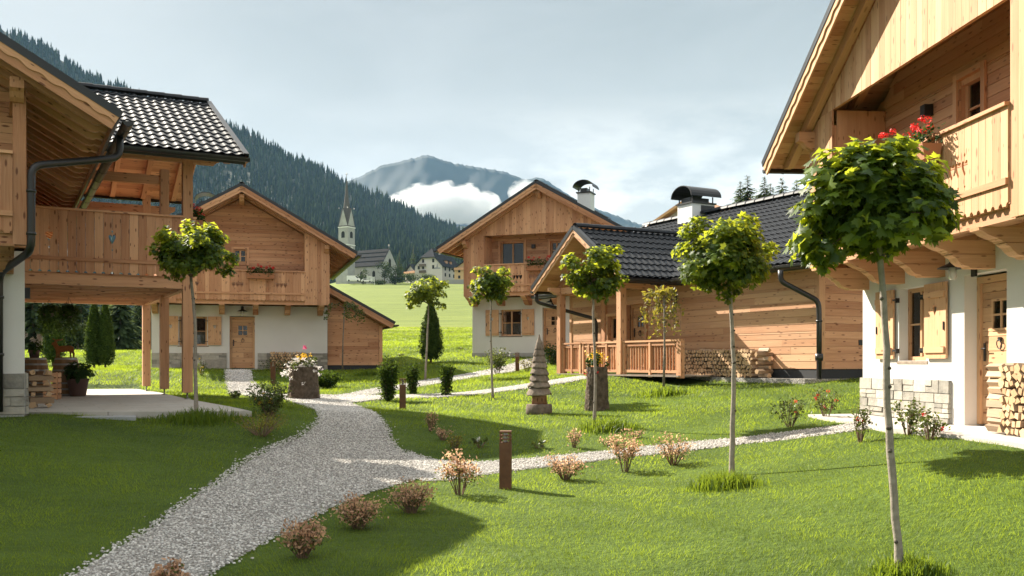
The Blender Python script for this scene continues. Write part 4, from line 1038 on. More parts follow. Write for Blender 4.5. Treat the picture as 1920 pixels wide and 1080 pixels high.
for G_, P_ in paths:
    A_ = area(P_); a = np.array(P_); n = int(A_*2600*9/max(9, a[:, 1].mean()*.55)) ; n = min(n, 75000)
    x, y = pts_in(n, P_); o_ = np.abs(nr.normal(0, 1, len(x)))**2*.02; x = x+nr.normal(0, 1, len(x))*o_; y = y+nr.normal(0, 1, len(y))*o_; n = len(x)
    keep = (y > 4.5); x, y = x[keep], y[keep]; n = len(x); z = H(x, y)+.018
    size = nr.uniform(.0075, .0165, n)*np.maximum(1, y/15); rot = nr.uniform(0, 6.28, n); kk = nr.randint(0, 6, n); tl = np.stack(ST)[kk]
    c, s = np.cos(rot)[:, None], np.sin(rot)[:, None]; ax = nr.uniform(.7, 1.5, n)[:, None]
    vx = tl[..., 0]*ax; vy = tl[..., 1]; v = np.stack([vx*c-vy*s, vx*s+vy*c, tl[..., 2]*.75], -1)*size[:, None, None]+np.stack([x, y, z], -1)[:, None]
    VV.append(v.reshape(-1, 3)); FF.append((SF[None]+(np.arange(n)*11)[:, None, None]+off).reshape(-1, 3)); TT.append(np.repeat(nr.rand(n), len(SF))); off += n*11
gr = np_mesh('gravel_stones', np.vstack(VV), np.vstack(FF), M['pebble'], np.concatenate(TT)); tag(gr, 'loose pale gravel stones covering the garden paths', 'gravel', kind='stuff')

def blocked(x, y):
    b = np.zeros(x.shape, bool)
    for G_, P_ in paths: b |= inpoly(x+nr.normal(0, .10, x.shape), y+nr.normal(0, .10, x.shape), P_)
    for p in (slabL, slabR, ps): b |= inpoly(x, y, p)
    for e, (a, c, d, f) in ((ch_l, (-.05, WL+.05, -.1, 13)), (ch_r, (-.05, 6.75, -.1, 9)), (ch_2, (0, 9, -.06, 9)), (ch_3, (0, 6.7, -.05, 9)), (bn, (0, BL+.05, -.05, 8)), (bn, (pl-.1, b_(2.9), -1.65, 0))):
        cc, ss = math.cos(e.rotation_euler.z), math.sin(e.rotation_euler.z); dx, dy = x-e.location.x, y-e.location.y; lx, ly = cc*dx+ss*dy, -ss*dx+cc*dy
        b |= (lx > a) & (lx < c) & (ly > d) & (ly < f)
    return b
def blades(n0, y0, y1, dens, wscale):
    Y = (nr.rand(n0)*(y1**.55-y0**.55)+y0**.55)**(1/.55); U = nr.uniform(-.66, .66, n0); X = U*Y
    k = ~blocked(X, Y); return X[k], Y[k]
X, Y = blades(980000, 5.4, 104, 0, 0)
n = len(X); Z = H(X, Y)
pat = .5+.5*np.sin(X*.9+2*np.sin(Y*.5))*np.sin(Y*.8+1.5*np.sin(X*.6)); pat = pat*.5+.5*(.5+.5*np.sin(X*3.1+Y*1.7)*np.sin(Y*2.3-X*1.1))
pat2 = .16*np.sin(X*.31+1.1*np.sin(Y*.23))*np.sin(Y*.37+2.2)+.10*np.sin(X*7.3+3*np.sin(Y*2.9))*np.sin(Y*5.1+2*np.sin(X*2.3))
hgt = (.020+.024*nr.rand(n))*(0.75+.5*pat)*np.clip(Y/14, .9, 2.2); wid = .0042*np.clip(Y/8, 1, 12)
th = nr.uniform(0, 6.28, n); le = nr.normal(0, .55, n); fld = 3*np.sin(X*.8+1.4*np.sin(Y*.55))+3*np.sin(Y*.7+1.2*np.sin(X*.45))+1.5*np.sin(X*2.1+Y*1.6); ld = fld+nr.normal(0, .9, n)
le = .35+np.abs(nr.normal(0, .55, n))
clump = np.sin(X*5.3+2*np.sin(Y*3.1))*np.sin(Y*4.7+2*np.sin(X*3.7)); hgt = hgt*(1+.38*clump)
dx, dy = np.cos(th)*wid/2, np.sin(th)*wid/2; tx, ty = np.cos(ld)*hgt*le, np.sin(ld)*hgt*le
v = np.stack([np.stack([X-dx, Y-dy, Z-.004], -1), np.stack([X+dx, Y+dy, Z-.004], -1), np.stack([X+tx, Y+ty, Z+hgt], -1)], 1).reshape(-1, 3)
ga = np_mesh('grass', v, np.arange(n*3).reshape(-1, 3), M['grass'], np.clip(.04+.62*pat*(.4+.6*nr.rand(n))+.42*nr.rand(n)**2.5+pat2, 0, 1)); tag(ga, 'short mown lawn grass between the gravel paths', 'grass', kind='stuff')

def tuft(px, py, wpx, hpx, label, n=500):
    p = gnd(px, py); w = wpx*p.y/F; h = hpx*p.y/F
    x = p.x+nr.normal(0, w*.3, n); y = p.y+nr.normal(0, w*.18, n); z = H(x, y); hh = h*nr.uniform(.4, 1.1, n)*np.exp(-((x-p.x)/w)**2*2)
    ld = nr.uniform(0, 6.28, n); le = np.abs(nr.normal(0, .5, n)); th = nr.uniform(0, 6.28, n); wd_ = .005*max(1, p.y/9)
    dx, dy = np.cos(th)*wd_, np.sin(th)*wd_; tx, ty = np.cos(ld)*hh*le, np.sin(ld)*hh*le
    b0 = np.stack([x-dx, y-dy, z-.01], -1); b1 = np.stack([x+dx, y+dy, z-.01], -1); m1 = np.stack([x+tx*.4+dx*.7, y+ty*.4+dy*.7, z+hh*.6], -1); m0 = np.stack([x+tx*.4-dx*.7, y+ty*.4-dy*.7, z+hh*.6], -1)
    t1 = np.stack([x+tx+dx*.1, y+ty+dy*.1, z+hh], -1); t0 = np.stack([x+tx-dx*.1, y+ty-dy*.1, z+hh], -1)
    vs = np.stack([b0, b1, m1, m0, t1, t0], 1).reshape(-1, 3); i = np.arange(n)[:, None]*6; fs = np.vstack([i+np.array([[0, 1, 2, 3]]), i+np.array([[3, 2, 4, 5]])])
    tag(np_mesh('grass_tuft', vs, fs, M['grass'], np.tile(nr.rand(n)*.28, 2)), label, 'grass tuft', kind='stuff')
tuft(1355, 915, 110, 34, 'long uncut grass round the foot of the maple right of the rusty bollard', 900)
tuft(1705, 1078, 120, 38, 'long uncut grass round the foot of the nearest maple at the lower right', 900)
tuft(1140, 806, 95, 24, 'long uncut grass beside the trunk of the maple before the porch', 700)
tuft(1245, 742, 80, 18, 'long uncut grass under the small weeping tree by the barn', 500)
tuft(370, 790, 150, 24, 'long uncut grass round the leftmost maple beside the terrace', 900)
tuft(690, 705, 45, 12, 'grass clump at the foot of the small weeping tree by the shed', 300)
# ================================================================== TREES AND SHRUBS
def pp(px, py, Y): return at(px, py, Y)
def maple(label, trunk, Y, crown, nl=1500, ls=.12, r0=.047, group='young maples with round crowns on tall thin trunks', ncl=52, extra=(), lift=0):
    """trunk: photo pixels from foot to crown; crown: (cx, cy, half width, half height) in pixels"""
    base = gnd(*trunk[0]); Y = base.y; e = thing('maple_tree', label, 'tree', base, 0, group)
    P = [pp(x, y, Y)-base for x, y in trunk]; P[0] = V((0, 0, -.1)); c = pp(crown[0], crown[1], Y)-base; rx, rz = crown[2]*Y/F, crown[3]*Y/F
    Q = []
    for a, b in zip(P[:-1], P[1:]):
        for k in range(4): Q.append(a.lerp(b, k/4)+V((rng.uniform(-.006, .006), rng.uniform(-.006, .006), 0)))
    Q.append(P[-1]); rr = [r0*(1-.38*i/len(Q))*rng.uniform(.94, 1.06) for i in range(len(Q))]; rr[0] = r0*1.5; rr[1] = r0*1.12
    mb = MB(); mb.tube(Q, rr, 10, t=.8)
    for _ in range(9):
        i = rng.randrange(2, len(Q)-1); a = rng.uniform(0, 6.28); q = Q[i]+V((math.cos(a), math.sin(a), 0))*rr[i]*.85; mb.blob(q, (.019, .019, .015), 6, 4, t=0)
    mb.build('trunk', M['trunk'], e)
    bt = MB(); tips = []
    top = P[-1]
    for k in range(ncl):
        d = nr.normal(size=3); d /= np.linalg.norm(d); f = rng.uniform(.55, 1.1) if k > ncl*.25 else rng.uniform(.2, .6)
        q = c+V((d[0]*rx*f, d[1]*rx*f, d[2]*rz*f*(1 if d[2] > 0 else .92)))
        tips.append((q, rng.uniform(.8, 1.2)))
    for (x, y) in extra: tips.append((pp(x, y, Y+rng.uniform(-.15, .15))-base, .8))
    for q, _ in tips[::2]:
        m_ = top.lerp(q, .5)+V((0, 0, .05)); bt.tube([top, m_, q], [.012, .007, .003], 5, caps=False)
    bt.build('branches', M['twig'], e)
    ps, ds, tn = [], [], []
    per = nl//len(tips)
    for q, s in tips:
        k = max(6, int(per*s)); a, d = ball(k, tuple(q), (np.clip(.19*s*rx/.56, .15, .21), np.clip(.19*s*rx/.56, .15, .21), .14*s), .2)
        a[:, 2] -= .03; o = np.array(tuple(q-c)); o = o/(np.linalg.norm(o)+1e-6)
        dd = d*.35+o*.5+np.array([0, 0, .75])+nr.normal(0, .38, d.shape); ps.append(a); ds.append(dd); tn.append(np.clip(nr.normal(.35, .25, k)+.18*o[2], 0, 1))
    p = np.vstack(ps); leaves('crown', p, np.vstack(ds), nr.uniform(.65, 1.15, len(p))*ls, MAPLE, M['maple'], e, np.concatenate(tn))
    return e
maple('nearest maple with the biggest crown, in front of the right balcony', [(1690, 1077), (1676, 930), (1664, 760), (1661, 620), (1652, 500), (1645, 420)], 7.2, (1646, 374, 110, 102), 5200, 0.098, .031, ncl=66,
      extra=[(1505, 452), (1526, 442), (1545, 470), (1525, 380), (1540, 330), (1756, 350), (1556, 298), (1760, 405), (1740, 312), (1610, 278), (1690, 274)])
maple('maple with a dense boxy crown in front of the barn firewood', [(1372, 893), (1374, 800), (1376, 680), (1370, 560), (1362, 500)], 12.2, (1356, 480, 74, 66), 5600, 0.082, .034, extra=[(1440, 465), (1290, 430), (1295, 510), (1420, 510), (1400, 410), (1310, 415)], ncl=56)
maple('maple with a ragged sunlit crown hiding the porch gable corner', [(1115, 798), (1116, 700), (1113, 600), (1112, 540)], 17.1, (1113, 505, 50, 44), 2700, 0.088, .03, extra=[(1070, 480), (1155, 465), (1150, 535), (1165, 520), (1085, 540), (1130, 552)], ncl=38)
maple('maple standing in front of the centre chalet window', [(924, 748), (922, 680), (920, 600), (921, 560)], 22.8, (921, 528, 36, 36), 2500, 0.088, .03, extra=[(895, 505), (955, 525), (890, 560)], ncl=34)
maple('maple in front of the dark thuja on the meadow edge', [(797, 714), (800, 660), (803, 600), (803, 570)], 29.6, (799, 545, 36, 25), 2200, 0.095, .032, extra=[(765, 555), (835, 530), (830, 572), (770, 570)], ncl=32)
maple('leftmost maple with a dark shaded crown before the timber deck', [(368, 781), (366, 700), (366, 600), (358, 520)], 16.3, (364, 468, 62, 44), 4300, 0.085, .034, extra=[(435, 480), (425, 505), (305, 440), (310, 490), (350, 420), (395, 430)], ncl=48)

def weeper(label, trunk, crown, nl, mat_='autumn', ns=26):
    base = gnd(*trunk[0]); Y = base.y; e = thing('weeping_tree', label, 'tree', base)
    P = [pp(x, y, Y)-base for x, y in trunk]; P[0] = V((0, 0, -.1)); mb = MB(); mb.tube(P, [.032]+[.024]*(len(P)-2)+[.02], 8); mb.build('trunk', M['trunk'], e)
    top = P[-1]; rx, dn = crown[0]*Y/F, crown[1]*Y/F; tw = MB(); ps = []
    for k in range(ns):
        a = rng.uniform(0, 6.28); r = rx*rng.uniform(.55, 1.05); up = rng.uniform(.08, .2); L = dn*rng.uniform(.55, 1.05)
        pts = [top, top+V((math.cos(a)*r*.4, math.sin(a)*r*.4, up)), top+V((math.cos(a)*r*.8, math.sin(a)*r*.8, up*.6)), top+V((math.cos(a)*r, math.sin(a)*r, -L*.4)), top+V((math.cos(a)*r*1.0, math.sin(a)*r, -L))]
        tw.tube(pts, [.008, .006, .005, .004, .002], 4, caps=False)
        for _ in range(nl//ns):
            t = rng.uniform(.9, 4); i = min(3, int(t)); ps.append(tuple(pts[i].lerp(pts[i+1], t-i)+V((rng.gauss(0, .04), rng.gauss(0, .04), rng.gauss(0, .04)))))
    tw.build('branches', M['twig'], e); p = np.array(ps); leaves('crown', p, nr.normal(size=p.shape)+[0, 0, .6], nr.uniform(.07, .13, len(p)), OVAL, M[mat_], e)
weeper('small weeping tree with yellowing leaves in front of the barn door', [(1244, 726), (1246, 660), (1246, 590), (1245, 556)], (38, 78), 620)
weeper('small weeping tree with a flat sparse crown before the plank shed', [(642, 697), (643, 640), (645, 600), (646, 578)], (38, 28), 460, 'shrub', 18)

def thuja(label, px, py, hpx, wpx, twins=1, n=5200, group=None):
    p = gnd(px, py); Y = p.y; e = thing('thuja', label, 'evergreen', p, 0, group); h, w = hpx*Y/F, wpx*Y/F; ps, ds = [], []
    tr = MB()
    for k in range(twins):
        ox = (k-(twins-1)/2)*w*.42; hh = h*(1-.05*k); rw = w*(.5 if twins == 1 else .33)
        t = nr.rand(n)**.85; prof = np.where(t < .14, .62+t*2.7, (1-((t-.14)/.86)**1.7)**.85); a = nr.uniform(0, 6.28, n)
        lump = 1+.1*np.sin(a*5+t*17)+.08*np.sin(a*9-t*31); r = rw*prof*lump*nr.uniform(.8, 1.06, n)
        ps.append(np.stack([ox+np.cos(a)*r, np.sin(a)*r, .06*h+t*hh*.94], -1)); ds.append(np.stack([np.cos(a), np.sin(a), nr.normal(.1, .5, n)], -1)+nr.normal(0, .35, (n, 3)))
        tr.tube([(ox, 0, -.1), (ox, 0, hh*.9)], [.05, .015], 7)
        tr.lathe([(rw*.3, .1*h), (rw*.78, .2*h), (rw*.66, .55*h), (rw*.35, .8*h), (.02, .93*hh)], (ox, 0, 0), 9, jit=.08, m=1)
    tr.build('trunk', [M['twig'], M['thuja']], e); q = np.vstack(ps); leaves('foliage', q, np.vstack(ds), nr.uniform(.05, .11, len(q))*max(.8, Y/34), TRI, M['thuja'], e)
thuja('tall double thuja column on the grass seen under the timber deck', 187, 692, 132, 50, 2)
thuja('thuja column half hidden behind the hanging baskets under the deck', 99, 686, 112, 42, 1, 3500)
thuja('single dark thuja on the meadow edge behind a maple trunk', 808, 681, 116, 44, 1)

def shrub(name, label, px, py, wpx, hpx, mat_, n=450, ls=.045, stems=14, leafy=.35, cat='shrub', group=None, flowers=None, spread=1.0, up=.5, tmpl=OVAL, base=None):
    p = base or gnd(px, py); Y = p.y; e = thing(name, label, cat, p, rng.uniform(0, 6), group); w, h = wpx*Y/F, hpx*Y/F
    sb_ = MB(); pts = []
    for k in range(stems):
        a = rng.uniform(0, 6.28); r = w*.5*rng.uniform(.2, 1)**.7*spread; hh = h*rng.uniform(.6, 1.0)*(1-.25*(r/(w*.5+1e-6))**2)
        b = V((math.cos(a)*w*.06, math.sin(a)*w*.06, -.02)); t = V((math.cos(a)*r, math.sin(a)*r, hh)); m_ = b.lerp(t, .5)+V((rng.gauss(0, .02), rng.gauss(0, .02), hh*.1))
        sb_.tube([b, m_, t], [.007, .005, .002], 5, caps=False)
        for _ in range(n//stems):
            s = rng.uniform(leafy, 1.04)**.8; q = (b.lerp(m_, s*2) if s < .5 else m_.lerp(t, s*2-1)); pts.append(tuple(q+V((rng.gauss(0, .10*w), rng.gauss(0, .10*w), rng.gauss(0, .05*h)))))
    sb_.build('stems', M['twig'], e); q = np.array(pts); q[:, 2] = np.maximum(q[:, 2], .01)
    leaves('leaves', q, nr.normal(0, .7, q.shape)+[0, 0, up], nr.uniform(.6, 1.2, len(q))*ls, tmpl, M[mat_], e)
    if mat_ == 'redshrub':
        g_ = nr.rand(len(q)) < .4; leaves('green_leaves', q[g_]*[1, 1, .8]+nr.normal(0, .012, (g_.sum(), 3)), nr.normal(0, .7, (g_.sum(), 3))+[0, 0, up], nr.uniform(.6, 1.1, g_.sum())*ls, tmpl, M['shrub'], e)
    if flowers:
        fm, fn, fs_ = flowers; A, D = [], []
        for _ in range(fn):
            c = q[rng.randrange(len(q))]; c = c+np.array([0, 0, .03]); a, d = ball(14, c, (fs_,)*3, .5); A.append(a); D.append(d)
        leaves('blossoms', np.vstack(A), np.vstack(D), fs_*1.1, OVAL, M[fm], e)
    return e
gr_ = 'reddish shrubs planted along the gravel paths'
shrub('red_shrub', 'red shrub with upright shoots at the lawn corner, lowest whole one by the path', 568, 1046, 84, 86, 'redshrub', 620, .036, 22, .25, group=gr_)
shrub('red_shrub', 'rounded dark red shrub second from the bottom along the path edge', 672, 992, 92, 70, 'redshrub', 900, .032, 30, .2, group=gr_)
shrub('red_shrub', 'rounded pale orange shrub third from the bottom along the path edge', 772, 962, 96, 68, 'redshrub', 900, .032, 30, .25, group=gr_)
shrub('red_shrub', 'tall bare-legged red shrub just left of the front rusty bollard', 862, 928, 84, 88, 'redshrub', 560, .042, 14, .45, group=gr_)
shrub('red_shrub', 'low orange shrub just right of the front rusty bollard', 1060, 900, 74, 56, 'redshrub', 620, .036, 22, .25, group=gr_)
shrub('red_shrub', 'tall slim orange shrub left of the boxy crowned maple trunk', 1172, 886, 66, 82, 'redshrub', 560, .04, 14, .4, group=gr_)
shrub('red_shrub', 'open brownish shrub right beside the boxy crowned maple trunk', 1262, 872, 80, 68, 'redshrub', 420, .04, 18, .25, group=gr_)
shrub('red_shrub', 'red shrub tips showing at the bottom edge of the picture', 320, 1110, 60, 62, 'redshrub', 420, .036, 16, .3, group=gr_)
g2 = 'small brownish shrubs on the lawn beyond the path'
shrub('brown_shrub', 'upright brown shrub nearest the path bend, top of its short row', 806, 808, 28, 44, 'redshrub', 200, .035, 12, .2, group=g2)
shrub('brown_shrub', 'low brown shrub in the middle of the short lawn row', 830, 826, 36, 30, 'redshrub', 200, .035, 12, .2, group=g2)
shrub('brown_shrub', 'yellowish low shrub at the lower end of the short lawn row', 853, 842, 38, 34, 'autumn', 240, .035, 12, .2, group=g2)
shrub('brown_shrub', 'small brown shrub alone on the lawn left of the porch maple', 1076, 840, 32, 42, 'redshrub', 220, .035, 12, .2, group=g2)
shrub('brown_shrub', 'small faded shrub beside the tall slim orange one', 1138, 838, 30, 22, 'redshrub', 90, .035, 8, .3, group=g2)
shrub('brown_shrub', 'thin faded shrub behind the tall slim orange one', 1190, 822, 34, 22, 'redshrub', 90, .035, 8, .3, group=g2)
shrub('hosta', 'white edged leafy plant left of the front rusty bollard', 900, 840, 36, 22, 'shrub', 30, .085, 8, .5, 'plant', flowers=('whitefl', 2, .03))
shrub('hosta', 'little pale leafy plant on the lawn right of the front rusty bollard', 1010, 841, 30, 16, 'shrub', 26, .1, 8, .5, 'plant')
g3 = 'dark columnar shrubs beside the upper paths'
shrub('column_shrub', 'tallest columnar shrub, left of the middle bollard', 728, 752, 40, 82, 'thuja', 2400, .075, 30, .02, group=g3, spread=.8)
shrub('column_shrub', 'columnar shrub just right of the middle bollard', 772, 740, 30, 62, 'thuja', 1600, .075, 22, .02, group=g3, spread=.8)
shrub('column_shrub', 'columnar shrub between the two upper paths', 838, 742, 32, 64, 'thuja', 1300, .075, 18, .02, group=g3, spread=.8)
shrub('round_shrub', 'low round dark shrub right of the flower filled stump', 613, 727, 58, 34, 'thuja', 2200, .075, 34, .03, spread=1)
shrub('rose_bush', 'pale flowering bush in front of the centre chalet wall', 932, 702, 50, 54, 'shrub', 1000, .075, 16, .2, 'rose bush', flowers=('whitefl', 6, .03))
shrub('shrub', 'small yellow green shrub behind the carved wooden tree', 988, 698, 28, 30, 'autumn', 260, .05, 14, .1)
shrub('shrub', 'dark green bush with yellow flowers by the centre chalet door', 1036, 684, 40, 50, 'geran', 1200, .08, 18, .05, flowers=('yelfl', 6, .03))
shrub('shrub', 'yellow flowering potentilla bush at the terrace corner', 506, 780, 78, 70, 'shrub', 1700, .045, 26, .1, flowers=('yelfl', 11, .022))
shrub('shrub', 'low spreading grey green bush below the potentilla', 490, 818, 104, 48, 'autumn', 700, .03, 26, .3, spread=1.1)
shrub('shrub', 'small plant with yellow flowers against the middle left chalet wall', 378, 704, 24, 30, 'shrub', 260, .05, 10, .1, flowers=('yelfl', 5, .03))
shrub('shrub', 'leafy little plant at the gravel edge beside the deck posts', 436, 748, 34, 16, 'shrub', 120, .07, 8, .2)
shrub('shrub', 'dark bush with long twigs hiding the far bollard by the chalet door', 518, 702, 62, 36, 'thuja', 420, .05, 18, .2)
g4 = 'rose bushes along the path to the right chalet'
for lb, x, y, w_, h_, n_, fl in (('rose bush left of the others, one red bloom low on it', 1482, 800, 70, 64, 300, 2), ('rose bush with a cluster of red blooms by the terrace edge', 1548, 786, 76, 66, 420, 6),
                                 ('thin tall rose beside the path end, few leaves', 1612, 830, 42, 84, 200, 2), ('dark leaved rose just right of the nearest maple trunk', 1702, 816, 60, 72, 360, 0), ('rose with one red bloom in front of the right chalet door', 1742, 824, 66, 60, 300, 2)):
    shrub('rose_bush', lb, x, y, w_, h_, 'shrub', n_, .05, 12, .25, 'rose bush', g4, ('redfl', fl, .026) if fl else None)
for lb, x, y, w_ in (('small dark weed patch on the meadow left of the thuja', 752, 668, 14), ('small dark weed patch on the meadow by the centre chalet', 864, 656, 12)):
    shrub('weed', lb, x, y, w_, 6, 'shrub', 90, .07, 8, .1, 'plant')

# ================================================================== GARDEN OBJECTS
def bollard(label, px, py):
    p = gnd(px, py); e = thing('path_light', label, 'bollard light', p, R(rng.uniform(-8, 8)), 'rusty steel bollards along the paths'); w = .07
    mb = MB(); mb.box(-w, w, -w, w, -.05, .56, t=.4); mb.build('post', M['corten'], e)
    for k in range(3):
        l = MB(); z = .592+k*.042; l.box(-w, w, -w, w, z, z+.014 if k < 2 else z+.02, t=.6); l.build('louvre', M['corten'], e)
    c = MB(); 
    for sx in (-1, 1):
        for sy in (-1, 1): c.box(sx*(w-.012)-.008, sx*(w-.012)+.008, sy*(w-.012)-.008, sy*(w-.012)+.008, .561, .591)
    for k in range(2):
        for sx in (-1, 1):
            for sy in (-1, 1): c.box(sx*(w-.012)-.008, sx*(w-.012)+.008, sy*(w-.012)-.008, sy*(w-.012)+.008, .607+k*.042, .633+k*.042)
    c.build('spacer', M['corten'], e)
    l = MB(); l.lathe([(.026, .562), (.026, .672)], (0, 0, 0), 10); l.build('lamp_tube', M['white'], e)
bollard('nearest rusty steel bollard light between two path shrubs', 948, 916)
bollard('rusty steel bollard light between the columnar shrubs', 755, 768)
bollard('rusty steel bollard light near the centre chalet door', 970, 698)
bollard('rusty steel bollard light in the shade before the middle left chalet', 512, 721)

def stump(label, px, py, r, h, fl, tilt=0):
    p = gnd(px, py); e = thing('stump_planter', label, 'tree stump', p, rng.uniform(0, 6)); n = 72; rows = []
    ph = [rng.uniform(0, 6.28) for _ in range(6)]
    for i in range(29):
        z = h*i/28-.05; rr = r*(1.0+.12*(1-i/28)**3-.10*i/28); row = []
        for j in range(n):
            a = 2*math.pi*j/n; q = rr*(1+.035*math.sin(a*3+ph[0])+.03*math.sin(a*7+ph[1]+i*.3)+.05*abs(math.sin(a*9+ph[2]+.5*math.sin(i*.9)))+rng.uniform(-.06, .06)); row.append((q*math.cos(a), q*math.sin(a), z))
        rows.append(row)
    mb = MB(); mb.grid(rows, True, .5, caps=False); b = mb.build('bark', M['bark'], e)
    t = MB(); t.lathe([(r*.88, h-.10), (r*.3, h-.08)], (0, 0, 0), 14); t.build('soil', M['dark'], e)
    for (mat_, nn, sz, cl, zz, sp, nm) in fl:
        ps, ds = [], []
        for _ in range(cl):
            a = rng.uniform(0, 6.28); q = r*rng.uniform(0, sp); z = h+rng.uniform(*zz)-max(0, q-r)*1.6; c, d = ball(nn, (math.cos(a)*q, math.sin(a)*q, z), (.05, .05, .045), .3); ps.append(c); ds.append(d+[0, 0, .3])
        leaves(nm, np.vstack(ps), np.vstack(ds), sz, OVAL, M[mat_], e)
stump('big bark covered stump planter overflowing with white flowers at the path fork', 569, 748, .36, .86, [('shrub', 20, .06, 26, (-.03, .16), 1.25, 'leaves'), ('whitefl', 9, .055, 64, (-.12, .14), 1.6, 'white_blossoms'), ('yelfl', 8, .05, 16, (.12, .3), .55, 'yellow_blossoms'), ('pinkfl', 12, .05, 2, (.38, .5), .3, 'pink_blossoms')])
stump('dark stump planter with yellow flowers behind the porch maple trunk', 1119, 769, .225, .95, [('geran', 26, .06, 18, (-.02, .22), 1.0, 'leaves'), ('yelfl', 7, .05, 20, (.02, .28), 1.1, 'yellow_blossoms'), ('redfl', 6, .05, 4, (-.2, -.05), 1.25, 'red_blossoms')])

p = gnd(1011, 776); e = thing('carved_tree', 'carved wooden fir tree sculpture with shingle tiers on a log base', 'sculpture', p)
mb = MB(); mb.lathe([(.27, -.05), (.275, .06), (.265, .19), (.25, .2)], (0, 0, 0), 18, jit=.05); mb.build('log_base', M['greywood'], e)
mb = MB(); mb.lathe([(.16, .2), (.15, .34), (.14, .46)], (0, 0, 0), 12, jit=.08); mb.build('trunk', M['redwood'], e)
zb_ = .40
for k in range(9):
    r = .255*(1-k/9.6)**.78; hh = .185-.004*k; n = 26; rows = []; j1 = [rng.uniform(-.025, .02) for _ in range(n)]; j2 = [rng.uniform(.93, 1.06) for _ in range(n)]
    rows.append([(r*.62*math.cos(2*math.pi*j/n), r*.62*math.sin(2*math.pi*j/n), zb_+.05) for j in range(n)])
    rows.append([(r*j2[j//2*2]*math.cos(2*math.pi*j/n), r*j2[j//2*2]*math.sin(2*math.pi*j/n), zb_+j1[j//2*2]) for j in range(n)])
    rows.append([(r*1.02*j2[j//2*2]*math.cos(2*math.pi*j/n), r*1.02*j2[j//2*2]*math.sin(2*math.pi*j/n), zb_+.02+j1[j//2*2]) for j in range(n)])
    tp = r*.55 if k < 8 else .012
    rows.append([((r*.82 if k < 8 else r*.55)*math.cos(2*math.pi*j/n), (r*.82 if k < 8 else r*.55)*math.sin(2*math.pi*j/n), zb_+hh*.6) for j in range(n)])
    rows.append([(tp*math.cos(2*math.pi*j/n), tp*math.sin(2*math.pi*j/n), zb_+hh*(1.0 if k < 8 else 1.25)) for j in range(n)])
    mb = MB(); mb.grid(rows, True, rng.uniform(.2, .8), sm=False); mb.build('shingle_tier', M['greywood'], e); zb_ += hh*.76

# ------------------------------------------------------------------ firewood
def log_mesh(k, L=.33):
    mb = MB(); n = rng.choice([3, 4, 4, 5]); r = rng.uniform(.046, .07); ph = rng.uniform(0, 6)
    p = [(r*rng.uniform(.75, 1.15)*math.cos(ph+2*math.pi*i/n), r*rng.uniform(.75, 1.15)*math.sin(ph+2*math.pi*i/n)) for i in range(n)]
    vs = [V((x, -L/2, z)) for x, z in p]+[V((x, L/2, z)) for x, z in p]
    t = rng.random()
    mb.solid(vs, [(i, n+i, n+(i+1) % n, (i+1) % n) for i in range(n)], (0, 1, 0), t, 0)
    mb.solid(vs, [tuple(range(n)), tuple(range(2*n-1, n-1, -1))], (1, 0, 0), t, 1)
    return mb
LOGS = []
for k in range(14):
    o = log_mesh(k).build('log', [M['splitwood'], M['cutwood']]); LOGS.append(o.data); bpy.data.objects.remove(o)
def add_log(e, x, y, z, label, group, cross=False, first=[True]):
    o = bpy.data.objects.new('split_log', rng.choice(LOGS)); COL.objects.link(o); tag(o, label, 'firewood log', group)
    o.location = wp(e, (x, y, z)); o.rotation_euler = (0, rng.uniform(0, 6.28), e.rotation_euler.z+(math.pi/2 if cross else 0)+rng.uniform(-.06, .06)); o.scale = (1, rng.uniform(.92, 1.06), 1)
def pile_spots(x0, x1, z0, h):
    out = []; z = z0+.05; r = 0
    while z < z0+h:
        x = x0+.05+(.055 if r % 2 else 0)
        while x < x1-.03: out.append((x+rng.uniform(-.015, .015), z+rng.uniform(-.012, .012))); x += .108
        z += .094; r += 1
    return out
lb = 'split log in the neat firewood stack beside the right chalet door'
for x, z in pile_spots(4.75, 6.6, .0, .86): add_log(ch_r, x, -.28, z+.0, lb, 'firewood stacked against the right chalet')
for k in range(9):
    for j in (0, 1): add_log(ch_r, 4.58, -.2-.16*j, .06+.095*k, 'log laid crosswise at the end of the stack beside the right chalet door', 'end logs of the right chalet firewood', True)
lbB = 'split log in the long firewood stack under the barn wall'
xs0, xs1 = b_(5.3), b_(1.25)
spots = pile_spots(xs0, xs1-.36, .02, .70); near = sorted(spots, key=lambda s: -s[0])[:165]; rest = sorted(spots, key=lambda s: -s[0])[165:]
for x, z in near: add_log(bn, x, -.30, z+.02, lbB, 'firewood stacked along the barn')
for k in range(7):
    for j in (0, 1): add_log(bn, xs1-.17, -.2-.17*j if k % 2 else -.28, .07+.1*k, 'log laid crosswise at the near end of the barn firewood stack', 'end logs of the barn firewood', k % 2 == 0)
def stuff_pile(name, e, pts, y, label):
    mb = MB(); cc = e
    for x, z in pts:
        n = rng.choice([3, 4, 5]); r = rng.uniform(.046, .066); ph = rng.uniform(0, 6)
        p_ = [(x+r*rng.uniform(.75, 1.15)*math.cos(ph+2*math.pi*i/n), z+r*rng.uniform(.75, 1.15)*math.sin(ph+2*math.pi*i/n)) for i in range(n)]
        yy = y+rng.uniform(-.02, .02); t = rng.random(); vs = [V((a, yy-.17, b)) for a, b in p_]+[V((a, yy+.17, b)) for a, b in p_]
        mb.solid(vs, [(i, n+i, n+(i+1) % n, (i+1) % n) for i in range(n)], (0, 1, 0), t, 0); mb.solid(vs, [tuple(range(n)), tuple(range(2*n-1, n-1, -1))], (1, 0, 0), t, 1)
    o = mb.build(name, [M['splitwood'], M['cutwood']]); o.location = e.location; o.rotation_euler = e.rotation_euler; tag(o, label, 'firewood', kind='stuff'); return o
